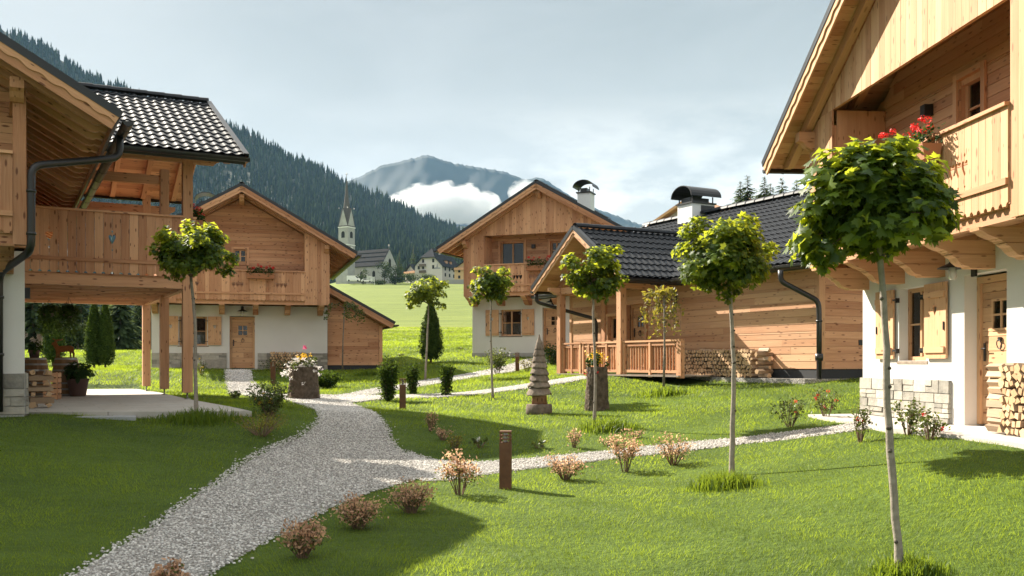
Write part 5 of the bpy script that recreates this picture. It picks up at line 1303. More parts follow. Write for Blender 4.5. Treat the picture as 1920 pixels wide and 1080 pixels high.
stuff_pile('firewood', bn, rest+[(x, z+.02) for x, z in []], -.30, 'far part of the firewood stacked under the barn wall next to the porch railing')
stuff_pile('firewood', ch_2, pile_spots(4.35, 5.75, .0, .62), -.30, 'firewood stacked against the stone base of the middle left chalet')

# ------------------------------------------------------------------ things on the left terrace
def tz(px, py): x, y = onz(px, py, zs); return V((x, y, zs))
kd = 'split log in the crosswise stack on the left terrace'
c = tz(71, 765)
for k in range(7):
    for j in (-1, 1):
        for _ in range(1 if k < 6 else 2):
            o = bpy.data.objects.new('split_log', rng.choice(LOGS)); COL.objects.link(o); tag(o, kd, 'firewood log', 'crosswise stacked logs on the terrace')
            a = YL+(math.pi/2 if k % 2 else 0); d = V((math.cos(a), math.sin(a), 0))*j*.12
            o.location = c+d+V((rng.uniform(-.02, .02), .1, .05+.093*k)); o.rotation_euler = (0, rng.uniform(0, 6.28), a+rng.uniform(-.1, .1)); o.scale = (1.0, 1.15, 1.0)
e = thing('wooden_crate', 'slatted wooden crate standing on end between the log stack and the barrel', 'crate', tz(98, 749), YL-R(12))
for sx in (-1, 1):
    mb = MB()
    for k in range(5): mb.box(sx*.14-.006, sx*.14+.006, -.2, .2, .015+.115*k, .105+.115*k)
    mb.build('side_slats', M['larch'], e)
    mb = MB()
    for k in range(5): mb.box(-.133, .133, sx*.2-.006-.001, sx*.2+.006, .015+.115*k, .105+.115*k)
    mb.build('end_slats', M['larch'], e)
mb = MB(); [mb.box(sx*.12-.015, sx*.12+.012, sy*.18-.012, sy*.18+.012, 0, .58) for sx in (-1, 1) for sy in (-1, 1)]; mb.build('corner_posts', M['larch'], e)
def barrel(label, p):
    e = thing('wine_barrel', label, 'barrel', p, rng.uniform(0, 6), 'oak barrels on the terrace'); pr_ = lambda z: .235+.068*math.sin(math.pi*z/.9)
    for k in range(18):
        a0, a1 = 2*math.pi*k/18+.004, 2*math.pi*(k+1)/18-.004; mb = MB() if k == 0 else mb
        rows = [[(pr_(z)*math.cos(a), pr_(z)*math.sin(a), z) for a in (a0, (a0+a1)/2, a1)] for z in [.9*i/9 for i in range(10)]]; mb.grid(rows, g=(0, 0, 1))
    mb.lathe([(.2, .86), (.0, .861)], (0, 0, 0), 18, caps=False); mb.lathe([(.225, .02), (.225, .88)], (0, 0, 0), 18, t=.2); b = mb.build('staves', M['barrel'], e)
    for z in (.03, .16, .30, .60, .74, .87):
        h = MB(); h.lathe([(pr_(z-.022)+.004, z-.022), (pr_(z+.022)+.005, z+.022)], (0, 0, 0), 24, caps=False); h.build('hoop', M['hoop'], e)
    return e
pb1 = tz(124, 742); pb2 = tz(66, 741)
barrel('right oak barrel, carrying the rusty stag figure', pb1); barrel('left oak barrel, carrying the potted white flowers', pb2)
# stag silhouette
ST_ = [(-.27, .30), (-.245, .345), (-.20, .36), (-.185, .40), (-.235, .42), (-.24, .45), (-.20, .43), (-.16, .415), (-.12, .43), (-.06, .42), (-.02, .44), (-.015, .41), (-.06, .395), (-.13, .385), (-.155, .36), (-.13, .30), (-.10, .265), (-.02, .27), (.08, .275), (.17, .27), (.215, .24), (.23, .18), (.225, .14), (.245, .08), (.235, 0), (.205, 0), (.2, .08), (.175, .12), (.165, .07), (.17, 0), (.14, 0), (.135, .08), (.12, .135), (.04, .13), (-.04, .125), (-.075, .13), (-.08, .06), (-.075, 0), (-.105, 0), (-.115, .07), (-.125, .1), (-.135, .05), (-.13, 0), (-.16, 0), (-.165, .07), (-.165, .15), (-.195, .22), (-.225, .285)]
o = MB(); o.prism([(x*1.12, z*1.0) for x, z in ST_], (0, .006, 0), X_, Z_, -Y_, .012, t=.5); o.box(-.22, .28, -.06, .06, -.006, .0)
o = o.build('stag_figure', M['rust']); o.location = pb1+V((-.06, 0, .907)); o.rotation_euler = (0, 0, R(-4)); tag(o, 'rusty steel stag silhouette standing on the right barrel', 'garden figure')
e = thing('potted_plant', 'dark tapered pot with a bushy big leaved plant on the terrace', 'potted plant', tz(146, 743))
mb = MB(); mb.lathe([(.16, 0), (.175, .02), (.235, .36), (.25, .37), (.25, .41), (.225, .41), (.2, .34)], (0, 0, 0), 20); mb.build('pot', M['pot'], e)
a, d = ball(230, (0, 0, .58), (.36, .36, .24), .25); leaves('leaves', a, d+[0, 0, .7], nr.uniform(.1, .18, len(a)), OVAL, M['geran'], e)
e = thing('potted_plant', 'white flowering potted plant on the left barrel', 'potted plant', pb2+V((-.02, 0, .862)))
mb = MB(); mb.lathe([(.09, 0), (.13, .2), (.135, .22), (.11, .22)], (0, 0, 0), 14); mb.build('pot', M['pot'], e)
a, d = ball(120, (0, 0, .3), (.2, .2, .16), .2); leaves('leaves', a, d+[0, 0, .6], nr.uniform(.07, .13, len(a)), OVAL, M['geran'], e)
A = [ball(16, (rng.uniform(-.2, .2), rng.uniform(-.15, .15), rng.uniform(.3, .62)), (.05, .05, .05), .4) for _ in range(12)]; leaves('blossoms', np.vstack([x[0] for x in A]), np.vstack([x[1] for x in A]), .06, OVAL, M['whitefl'], e)
def basket(label, px, py, Y, r, dn):
    p = at(px, py, Y); e = thing('hanging_basket', label, 'hanging basket', p, 0, 'hanging baskets under the timber deck')
    mb = MB(); mb.lathe([(.03, -.16), (.12, -.13), (.17, -.02), (.175, 0)], (0, 0, 0), 14); mb.build('bowl', M['pot'], e)
    tz_ = zs+2.39-p.z; w = MB(); [w.tube([(.16*math.cos(q), .16*math.sin(q), 0), (0, 0, min(tz_, .45))], .004, 4) for q in (0, 2.1, 4.2)]; w.tube([(0, 0, min(tz_, .45)), (0, 0, tz_)], .006, 5); w.build('hanger', M['iron'], e)
    a, d = ball(500, (0, 0, .02), (r, r, r*.75), .2); b = np.column_stack([nr.normal(0, r*.55, 500), nr.normal(0, r*.55, 500), -nr.rand(500)**1.3*dn]); leaves('foliage', np.vstack([a, b]), np.vstack([d+[0, 0, .5], nr.normal(size=b.shape)]), nr.uniform(.05, .1, 1000), OVAL, M['geran'], e)
basket('left hanging basket with the longest trailing leaves under the deck', 92, 583, 24.5, .26, .62)
basket('right hanging basket, rounder and darker, under the deck', 129, 584, 23.6, .27, .55)
EXPO = 1.62; HAZE = .55e-4
# ================================================================== FAR VALLEY
def conifer(label, px, ytop, ybase, Y, wid=.36, n=900, group='spruces', name='spruce_tree', clump=1.0):
    a, b = at(px, ytop, Y), at(px, ybase, Y); b.z = float(H(b.x, b.y))-.1; h = a.z-b.z; e = thing(name, label, 'tree', b, rng.uniform(0, 6), group)
    mb = MB(); mb.tube([(0, 0, 0), (0, 0, h*.97)], [h*.018, h*.003], 7); mb.build('trunk', M['bark'], e)
    ps, ds, zs_ = [], [], []
    tv = []; tiers = int(15+h*.9); V_ = []; F_ = []; T_ = []; k = 0
    for i in range(tiers):
        t = i/tiers; z = h*(.07+.92*t); r = h*wid*.5*(1-t)**.75*rng.uniform(.75, 1.12)+.05*h*.3*(1-t); m_ = max(9, int(n*2.6/tiers*(1-t*.5)/4))
        for j in range(m_):
            an = rng.uniform(0, 6.28); rr = r*rng.uniform(.6, 1.1); dr = -rr*rng.uniform(.15, .5)+.02*h*t; ca, sa = math.cos(an), math.sin(an); w = rr*rng.uniform(.10, .2)+.03*h*.1
            zz = z+rng.uniform(-.02, .02)*h
            root = np.array([0, 0, zz]); tip = np.array([ca*rr, sa*rr, zz+dr]); sd = np.array([-sa, ca, 0])*w; md = root*.45+tip*.55+[0, 0, rr*.05]
            for q in range(3):      # drooping sprays along the bough
                f0 = .25+.27*q; f1 = f0+.42; c0 = root*(1-f0)+tip*f0; c1 = root*(1-f1)+tip*f1; hang = np.array([0, 0, -rr*rng.uniform(.06, .16)])
                V_ += [c0+sd*.3, c0-sd*.3, c1-sd*(1.1-.3*q)+hang, c1+sd*(1.1-.3*q)+hang*rng.uniform(.4, 1.4)]; F_.append((k, k+1, k+2, k+3)); T_.append(min(1, max(0, rng.gauss(.3+.3*q/2, .2)))); k += 4
    np_mesh('branches', np.array(V_), np.array(F_), M['spruce_backlit'], np.array(T_), parent=e); return e
def broadleaf(label, px, ytop, ybase, Y, wpx, n=900, ls=.5, group=None, name='leafy_tree', cat='tree', low=.15, mat_='meadow_tree'):
    a, b = at(px, ytop, Y), at(px, ybase, Y); b.z = float(H(b.x, b.y))-.1; h = a.z-b.z; w = wpx*Y/F; e = thing(name, label, cat, b, 0, group)
    mb = MB(); mb.tube([(0, 0, -.5), (0, 0, h*.3), (w*.03, 0, h*.7)], [h*.03, h*.022, h*.008], 7); mb.build('trunk', M['bark'], e)
    P_, D_, T_ = [], [], []
    for k in range(22):
        d = nr.normal(size=3); d /= np.linalg.norm(d); f = rng.uniform(.35, .85); c = np.array([d[0]*w*.5*f, d[1]*w*.5*f, h*(.5+low/2)+d[2]*h*(.5-low/2)*f])
        q, dd = ball(n//22, c, (w*.2, w*.2, h*.15), .4); P_.append(q); D_.append(dd*.6+d*.6+[0, 0, .4]); T_.append(np.clip(nr.normal(.4+.25*d[2], .2, len(q)), 0, 1))
    p = np.vstack(P_); leaves('crown', p, np.vstack(D_), nr.uniform(.6, 1.2, len(p))*ls, OVAL, M[mat_], e, np.concatenate(T_)); return e

# forested hillside
rx_ = [-700, -400, 60, 140, 200, 330, 440, 560, 650, 740, 860, 905, 940]; ry_ = [-330, -150, 82, 128, 162, 206, 244, 305, 347, 388, 441, 462, 480]
pxs = np.linspace(-700, 940, 140); tsp = np.linspace(0, 1, 40)
def hillz(px, t):
    top = np.interp(px, rx_, ry_)+3*np.sin(px*.05)+2*np.sin(px*.13); bs = np.interp(px, [420, 560], [662, 528]); return bs+(top-bs)*(t**.9)
def hill_pt(px, t):
    Y = 620+900*t; py = hillz(px, t); return np.stack([(px-960)/F*Y, Y, CAMZ+(HY-py)/F*Y], -1)
A, B = np.meshgrid(pxs, tsp); hv = hill_pt(A, B); back = hv[-1:].copy(); back[..., 1] += 500; back[..., 0] *= 1.2; back[..., 2] = back[..., 2]*.5
front = hv[:1].copy(); front[..., 2] = -8
hv = np.concatenate([front, hv, back]).reshape(-1, 3); w_ = len(pxs); nn_ = len(tsp)+2; i0 = (np.arange(nn_-1)[:, None]*w_+np.arange(w_-1)[None]).ravel()
M['hill'] = plain('hill_floor', (.018, .03, .012), .95, var=.4, sc=.02, c2=(.04, .055, .02))
tag(np_mesh('hillside', hv, np.stack([i0, i0+1, i0+w_+1, i0+w_], -1), M['hill'], smooth=True), kind='structure')
n = 15000; px = nr.uniform(-120, 935, n); t = nr.rand(n)**.8; px = np.concatenate([px, nr.uniform(20, 935, 700)]); t = np.concatenate([t, nr.uniform(.985, 1.0, 700)])
c = hill_pt(px, t); n = len(px); hgt = nr.uniform(9, 17, n)*(1-.2*(nr.rand(n) < .3)); hgt[-700:] = nr.uniform(9, 20, 700); r = hgt*nr.uniform(.13, .2, n); k = 6
prof = [(.02, 1.0), (.45, .62), (.30, .60), (.75, .33), (.55, .31), (1.0, .04)]
an = 2*math.pi*np.arange(k)/k
vv = []
for (pr, pz) in prof:
    jr = nr.uniform(.6, 1.25, (n, k)); vv.append(np.stack([c[:, 0:1]+np.cos(an)[None]*r[:, None]*pr*jr, c[:, 1:2]+np.sin(an)[None]*r[:, None]*pr*jr, c[:, 2:3]-1+hgt[:, None]*(pz+nr.uniform(-.03, .03, (n, k)))*np.ones((1, k))], -1))
vv = np.stack(vv, 1).reshape(-1, 3); tmpl = np.array([(a*k+j, a*k+(j+1) % k, (a+1)*k+(j+1) % k, (a+1)*k+j) for a in range(len(prof)-1) for j in range(k)])
fo = np_mesh('forest', vv, (tmpl[None]+(np.arange(n)*k*len(prof))[:, None, None]).reshape(-1, 4), M['spruce_n'], np.repeat(np.clip(nr.normal(.35, .3, n), 0, 1), len(tmpl)))
tag(fo, 'dense spruce forest covering the hillside behind the church', 'forest', kind='stuff')

# mountain
mx = [560, 640, 668, 700, 712, 735, 745, 760, 783, 796, 806, 822, 835, 850, 870, 890, 915, 935, 955, 975, 990, 1003, 1014, 1024, 1045, 1100, 1200, 1400]
my = [375, 345, 334, 318, 311, 305, 306, 299, 296, 289, 291, 298, 300, 308, 309, 312, 317, 319, 325, 333, 338, 333, 332, 336, 352, 385, 420, 470]
YM = 3900; n = 220; xs_ = np.linspace(560, 1400, n); ridge = np.interp(xs_, mx, my); ridge = np.convolve(np.pad(ridge, 2, 'edge'), np.ones(5)/5, 'valid'); rj = nr.normal(0, .8, n); m_ = 60; rows = []
for i in range(m_):
    t = i/(m_-1); py = ridge*(1-t)+660*t+rj*(1-t)**30; Y = YM-1500*t**1.1; d = (np.sin(xs_*.045+t*16)+.6*np.sin(xs_*.09-t*31+1)+.4*np.sin(xs_*.17+t*47)+.25*np.sin(xs_*.05-t*90))*26*math.sin(min(1, t*2.5)*1.57)*(1-t)
    rows.append(np.stack([(xs_-960)/F*(Y+d), Y+d, CAMZ+(HY-py)/F*(Y+d*.4)], -1))
bk = rows[0].copy(); bk[:, 1] += 500; bk[:, 2] = 0; mv = np.concatenate([bk[None], np.array(rows)]).reshape(-1, 3); i0 = (np.arange(m_)[:, None]*n+np.arange(n-1)[None]).ravel()
M['rock'] = plain('mountain_rock', (.022, .032, .034), .95, var=.35, sc=.004, c2=(.045, .058, .058))
tag(np_mesh('mountain', mv, np.stack([i0, i0+1, i0+n+1, i0+n], -1)[:, ::-1], M['rock'], smooth=True), kind='structure')
# second, lower green ridge at its foot
xs2 = np.linspace(700, 1100, 90); rg = np.interp(xs2, [700, 800, 870, 940, 1000, 1100], [470, 432, 424, 436, 420, 470]); rows = []
for i in range(14):
    t = i/13; Y = 2300-500*t; py = rg*(1-t)+600*t; rows.append(np.stack([(xs2-960)/F*Y, np.full(90, Y), CAMZ+(HY-py)/F*Y], -1))
i0 = (np.arange(13)[:, None]*90+np.arange(89)[None]).ravel(); tag(np_mesh('hillside', np.array(rows).reshape(-1, 3), np.stack([i0, i0+1, i0+91, i0+90], -1), M['hill'], smooth=True), kind='structure')

# church
M['churchwall'] = plain('church_plaster', (.36, .355, .345), .9, var=.25, sc=.5, c2=(.50, .495, .48))
M['slate'] = plain('slate', (.028, .029, .033), .9, var=.3, sc=.6, spec=.1)
M['spire'] = plain('spire_shingle', (.085, .075, .07), .7, var=.25, sc=.5)
YC = 400
tp = at(650, 530, YC); tw = thing('church_tower', 'slender church tower with pointed dark spire and four gables', 'church tower', tp, R(-28)); z_ = lambda py: (530-py)/F*YC; hw_ = 2.4
mb = MB(); holes = []
mb.box(-hw_, hw_, -hw_, hw_, -6, z_(427), t=.5)
for a in range(4):
    q = a*math.pi/2; ax = V((math.cos(q), math.sin(q), 0)); nn = V((math.sin(q), -math.cos(q), 0))
    mb.prism([(-hw_, 0), (hw_, 0), (0, z_(393)-z_(427))], V((0, 0, z_(427)))+nn*(hw_-.5), ax, Z_, nn, .5, t=.6)
mb.build('tower_wall', M['churchwall'], tw)
mb = MB()
for zz in (z_(461), z_(428)): mb.box(-hw_-.18, hw_+.18, -hw_-.18, hw_+.18, zz, zz+.4)
mb.build('cornice', M['white'], tw)
for a in range(4):
    q = a*math.pi/2; ax = V((math.cos(q), math.sin(q), 0)); nn = V((math.sin(q), -math.cos(q), 0)); z0 = z_(447)
    mb = MB(); mb.prism([(-.85, 0), (.85, 0), (.85, 1.9), (.6, 2.5), (0, 2.75), (-.6, 2.5), (-.85, 1.9)], V((0, 0, z0))+nn*(hw_+.02), ax, Z_, nn, .06); mb.build('belfry_opening', M['dark'], tw)
    mb = MB(); mb.prism([(1.1*math.cos(t), 1.1*math.sin(t)) for t in [i*.3927 for i in range(16)]], V((0, 0, z_(468)))+nn*(hw_+.02), ax, Z_, nn, .05); mb.build('clock_face', M['white'], tw)
mb = MB(); n8 = 8; rows = []
for z, r in ((z_(428)+.4, hw_*1.05), (z_(405), hw_*.72), (z_(380), hw_*.45), (z_(356), hw_*.22), (z_(332), .08)): rows.append([(r*math.cos(math.pi/8+2*math.pi*j/8), r*math.sin(math.pi/8+2*math.pi*j/8), z) for j in range(8)])
mb.grid(rows, True, .5, sm=False, caps=True); mb.build('spire', M['spire'], tw)
mb = MB()
for a in range(4):
    q = a*math.pi/2; ax = V((math.cos(q), math.sin(q), 0)); nn = V((math.sin(q), -math.cos(q), 0)); tz0 = z_(427); tz1 = z_(393)
    for sg in (-1, 1):
        p0 = nn*(hw_+.1)+Z_*(tz1+.1); p1 = nn*(hw_+.1)+ax*sg*(hw_+.1)+Z_*(tz0+.05); mb.hexa([p0, p1, p1-nn*(hw_+.1)*.95, p0-nn*(hw_)*.95]+[v+Z_*.3 for v in (p0, p1, p1-nn*(hw_+.1)*.95, p0-nn*hw_*.95)])
mb.build('gable_roof', M['spire'], tw)
mb = MB(); mb.tube([(0, 0, z_(333)), (0, 0, z_(324))], [.12, .08], 6); mb.box(-.7, .7, -.07, .07, z_(327), z_(327)+.16)
for a in range(4):
    q = a*math.pi/2+.785; mb.blob((math.cos(q)*hw_*1.3, math.sin(q)*hw_*1.3, z_(391)), .3)
mb.build('finial', M['hoop'], tw)
np_ = at(717, 527, YC); nv = thing('church_nave', 'long church nave with steep dark roof and pale walls beside the tower', 'church', np_, R(-30))
mb = MB(); LN = 25; WN = 10; he = z_(499); hr = z_(469); 
mb.box(-LN, 0, 0, WN, -5, he-.0, t=.5); mb.prism([(0, he), (WN, he), (WN/2, hr)], (-.5, 0, 0), Y_, Z_, X_, .5, t=.5); mb.prism([(0, he), (WN, he), (WN/2, hr)], (-LN, 0, 0), Y_, Z_, X_, .5, t=.5); mb.build('wall', M['churchwall'], nv)
for sg in (0, 1):
    rb = MB(); e0 = -.5 if sg == 0 else WN+.5; zc = he-.6; p = [V((-LN-.3, e0, zc)), V((-.15, e0, zc)), V((-.15, WN/2, hr+.25)), V((-LN-.3, WN/2, hr+.25))]
    rb.hexa(p+[q+Z_*.3 for q in p], X_)
    r0 = rb.build('roof', M['slate'], nv)
    if sg == 0:
        g_ = MB()
        for f in (.28, .55, .8): a_ = p[0].lerp(p[3], f)+Z_*.38; b2 = p[1].lerp(p[2], f)+Z_*.38; g_.beam(a_, b2, .25, .12)
        g_.build('snow_guard', M['plinth'], r0)
for x in (-4.5, -11, -17.5):
    mb = MB(); mb.prism([(-.75, 0), (.75, 0), (.75, 2.9), (.45, 3.5), (0, 3.8), (-.45, 3.5), (-.75, 2.9)], (x, -.03, .8), X_, Z_, -Y_, .06); mb.build('window', M['dark'], nv)
mb = MB(); mb.prism([(-.8, 0), (.8, 0), (.8, 2.6), (.4, 3.3), (0, 3.5), (-.4, 3.3), (-.8, 2.6)], (.03, WN/2, he-.5), Y_, Z_, X_, .06); mb.build('window', M['dark'], nv)
mb = MB(); mb.tube([(-.4, WN/2, hr), (-.4, WN/2, hr+2.2)], .1, 5); mb.box(-.45, -.35, WN/2-.5, WN/2+.5, hr+1.4, hr+1.55); mb.build('finial', M['hoop'], nv)

# hotel
M['hotelwall'] = plain('hotel_plaster', (.66, .62, .57), .9, var=.05, sc=1)
hp = at(778, 527, 420); ht = thing('hotel_building', 'large pale guest house with half hipped grey roof and two balconies behind the hedge', 'hotel', hp, R(-24)); zq = lambda py: (527-py)/F*420
Wd, Dp, he, h2, hr = 13.4, 17.0, zq(499), zq(484), zq(466)
mb = MB(); mb.prism([(0, -6), (Wd, -6), (Wd, he), (9.8, h2), (3.6, h2), (0, he)], (0, 0, 0), X_, Z_, Y_, Dp, t=.5); mb.build('wall', M['hotelwall'], ht)
m_ = Wd/2
for sg in (0, 1):
    f = (lambda x: x) if sg == 0 else (lambda x: Wd-x); rb = MB(); k_ = (h2-he)/3.6
    p = [V((f(-.9), -.8, he-.9*k_)), V((f(3.4), -.8, h2-.2*k_)), V((f(m_), 3.2, hr)), V((f(m_), Dp+.6, hr)), V((f(-.9), Dp+.6, he-.9*k_))]
    vs_ = p+[q+Z_*.3 for q in p]; n5 = 5; rb.solid(vs_, [tuple(range(5)), tuple(range(9, 4, -1))]+[(i, 5+i, 5+(i+1) % 5, (i+1) % 5) for i in range(5)]); rb.build('roof', M['slate'], ht)
rb = MB(); p = [V((3.2, -.85, h2-.25)), V((Wd-3.2, -.85, h2-.25)), V((m_, 3.3, hr+.02))]; vs_ = p+[q+Z_*.33 for q in p]; rb.solid(vs_, [(0, 1, 2), (5, 4, 3)]+[(i, 3+i, 3+(i+1) % 3, (i+1) % 3) for i in range(3)]); rb.build('roof', M['slate'], ht)
for (x, py) in ((4.1, 493), (9.1, 493), (1.9, 505), (4.1, 505), (9.1, 505)):
    mb = MB(); mb.box(x-.5, x+.5, -.06, -.01, zq(py)-.1, zq(py)+1.4); w_o = mb.build('window', M['dark'], ht); mb = MB(); mb.box(x-.62, x+.62, -.09, -.062, zq(py)+1.4, zq(py)+1.52); mb.build('lintel', M['greywood'], w_o)
for py in (495.5, 507.5):
    mb = MB(); mb.box(2.6, 5.6, -1.1, -.07, zq(py)-1.2, zq(py)-1.05); mb.box(2.6, 5.6, -1.12, -1.04, zq(py)-1.05, zq(py)-.1); [mb.box(x, x+.07, -1.04, -.07, zq(py)-1.05, zq(py)-.1) for x in (2.6, 5.53)]; mb.build('balcony', M['greywood'], ht)
for y in (3, 7, 11, 14.5):
    for py in (508, 519):
        mb = MB(); mb.box(Wd+.01, Wd+.06, y-.6, y+.6, zq(py)-.1, zq(py)+1.4); mb.build('window', M['dark'], ht)
mb = MB()                                     # emblem painted on the front
M['sign'] = plain('sign_grey', (.30, .30, .31), .9)
mb.prism([(-1.6, 0), (1.6, 0), (1.5, .5), (.35, .55), (.25, 1.6), (0, 2.5), (-.25, 1.6), (-.4, .8), (-1.4, .6)], (11.1, -.02, zq(506)), X_, Z_, -Y_, .04); mb.build('emblem', M['sign'], ht)
mb = MB(); mb.box(Wd-4.5, Wd-3.9, 5, 5.8, hr-2.5, hr+1.0); mb.build('chimney', M['hotelwall'], ht)
for y in (5.5, 9.5):
    mb = MB(); mb.box(Wd-2.6, Wd-.6, y-.9, y+.9, he+.2, he+2.3); d_ = mb.build('dormer', M['larch'], ht); mb = MB(); mb.box(Wd-3.2, Wd-.2, y-1.2, y+1.2, he+2.3, he+2.6); mb.build('dormer_roof', M['slate'], d_)

def village_house(label, px, py, Y, w, d, h, rh, rz, wall, roof='slate', group=None, wins=True):
    e = thing('village_house', label, 'house', at(px, py, Y), rz, group); mb = MB(); mb.box(0, w, 0, d, -4, h, t=.5); mb.prism([(0, h), (w, h), (w/2, h+rh)], (0, 0, 0), X_, Z_, Y_, .3, t=.5); mb.prism([(0, h), (w, h), (w/2, h+rh)], (0, d-.3, 0), X_, Z_, Y_, .3, t=.5); mb.build('wall', M[wall], e)
    for sg in (0, 1):
        f = (lambda x: x) if sg == 0 else (lambda x: w-x); k_ = rh/(w/2); p = [V((f(-1), -1, h-k_)), V((f(w/2), -1, h+rh)), V((f(w/2), d+.8, h+rh)), V((f(-1), d+.8, h-k_))]; rb = MB(); rb.hexa([q+Z_*.02 for q in p]+[q+Z_*.3 for q in p], Y_); rb.build('roof', M[roof], e)
    if wins:
        for x in (w*.25, w*.72):
            for z in (1.0, 3.6):
                if z+1.3 < h: mb = MB(); mb.box(x-.5, x+.5, -.06, -.01, z, z+1.3); mb.build('window', M['dark'], e)
        mb = MB(); mb.box(.2, w-.2, -1.0, -.07, h-.6, h-.45); mb.box(.2, w-.2, -1.02, -.94, h-.45, h+.4); mb.build('balcony', M['larch'], e)
    return e
M['ochre'] = plain('ochre_plaster', (.62, .42, .22), .9, var=.08, sc=1)
village_house('ochre village house with dark roof close to the centre chalet eave', 852, 527, 410, 9, 11, 5.2, 2.8, R(-20), 'ochre')
village_house('small white village house between the church trees and the guest house', 760, 527, 430, 9, 10, 3.6, 3.4, R(-50), 'hotelwall')
village_house('brown roofed house behind the barn chimney', 1228, 478, 98, 8.5, 10, 2.9, 2.3, R(-35), 'hotelwall', 'larch')
village_house('house with a reddish roof edge behind the spruces over the barn ridge', 1345, 470, 135, 9, 10, 4.3, 2.4, R(-30), 'ochre', 'larch')
wl = MB(); p0, p1 = at(838, 536, 392), at(900, 536, 392); wl.box(p0.x, p1.x, 392, 393, p0.z-2, p0.z+2.6); rw_ = wl.build('retaining_wall', M['mortar']); tag(rw_, 'grey retaining wall below the ochre village house', 'wall')

# vehicles by the church
def vehicle(label, px, py, Y, L, h, van, rz, cat):
    e = thing('parked_'+cat, label, cat, at(px, py, Y), rz); mb = MB()
    if van: poly = [(0, .3), (L, .3), (L, 1.15), (L-.35, 1.25), (L-1.25, h), (.1, h), (0, h-.2)]
    else: poly = [(0, .3), (L, .3), (L, .75), (L-1.1, .88), (L-1.8, h), (.9, h), (.15, .95), (0, .8)]
    mb.prism(poly, (0, 0, 0), X_, Z_, Y_, 1.8, t=.5); mb.build('body', M['white'], e)
    g = MB(); q = [(L-1.15, 1.3), (L-.5, 1.3), (L-1.3, h-.15), (L-1.9, h-.15)] if van else [(.75, .95), (L-1.3, .95), (L-1.85, h-.08), (1.0, h-.08)]
    g.prism(q, (0, -.012, 0), X_, Z_, Y_, .01); g.build('side_window', M['dark'], e)
    for x in (.85, L-.85):
        w = MB(); w.prism([(x+.34*math.cos(a), .34+.34*math.sin(a)) for a in [i*.5236 for i in range(12)]], (0, -.03, 0), X_, Z_, Y_, .2); w.build('wheel', M['iron'], e)
vehicle('white van parked on the meadow road left of the church wall', 650, 527.5, 380, 5.2, 2.3, True, R(6), 'van')
vehicle('low white car parked to the right of the van', 677, 529, 378, 4.3, 1.45, False, R(4), 'car')
fn = MB(); a_, b2 = at(688, 527, 376), at(702, 531, 376)
for k in range(4): fn.beam(V((a_.x, 376, a_.z+.5+.5*k)), V((b2.x, 376, b2.z+.7+.5*k)), .06, .28)
for q in (a_, b2): fn.beam(q-Z_*1, q+Z_*2.6, .15, .15, up=(0, 1, 0))
tag(fn.build('board_fence', M['white']), 'short pale board fence before the church wall', 'fence')
vt = 'leafy trees and bushes in front of the church and guest house'
broadleaf('round yellow green bush before the church nave wall', 681, 500, 530, 385, 32, 700, .55, vt, low=0)
broadleaf('tall open leafy tree at the right end of the church nave', 721, 484, 530, 388, 40, 900, .6, vt)
broadleaf('dark dense leafy tree right of the church nave', 741, 494, 542, 380, 43, 1000, .6, vt, low=0)
broadleaf('rounded green bush left of the guest house', 770, 508, 540, 384, 40, 800, .55, vt, 'leafy_bush', low=0)
broadleaf('hedge bush in front of the guest house windows', 800, 510, 538, 386, 45, 800, .55, vt, 'leafy_bush', low=0)
broadleaf('low dark hedge beside the board fence', 712, 523, 536, 378, 30, 600, .5, vt, 'leafy_bush', low=0)
sg_ = 'spruces standing in the village'
conifer('slim spruce rising behind the dark leafy church tree', 749, 468, 525, 420, .34, 700, sg_); conifer('tallest village spruce left of the guest house roof', 775, 460, 525, 440, .36, 800, sg_)
# spruces over the barn ridge
s3 = 'spruces over the barn ridge'
for lb, x, yt in (('leftmost spruce over the barn ridge', 1388, 336), ('taller spruce second from left over the barn ridge', 1402, 326), ('spruce right of the gap over the barn ridge', 1433, 328), ('short spruce in the middle over the barn ridge', 1445, 340), ('broad spruce fourth over the barn ridge', 1466, 330), ('rightmost spruce over the barn ridge, under the right eave', 1493, 334)):
    conifer(lb, x, yt, 520, 105+rng.uniform(-6, 6), .62, 1500, s3)
# trees seen under the left timber deck
s4 = 'dark trees at the meadow edge seen under the timber deck'
for lb, x, yt, yb, Y, kind in (('spruce at the far left under the deck beside the house wall', 62, 470, 662, 70, 'c'), ('weeping spruce behind the left hanging basket', 104, 490, 660, 80, 'c'), ('spruce between the baskets and the double thuja', 152, 520, 660, 92, 'c'),
                          ('big spruce right behind the double thuja', 226, 498, 660, 74, 'c'), ('dark spruce near the deck posts', 262, 525, 660, 96, 'c'), ('small pale leafy tree between the thujas', 146, 598, 660, 66, 'b'), ('leafy bush left of the double thuja', 118, 610, 662, 64, 'b'), ('spruce behind the deck posts', 300, 505, 660, 100, 'c'), ('slim spruce in the gap right of the double thuja', 196, 530, 660, 110, 'c')):
    if kind == 'c': conifer(lb, x, yt, yb, Y, .46, 1500, s4)
    else: broadleaf(lb, x, yt, yb, Y, 56, 900, .22, s4)

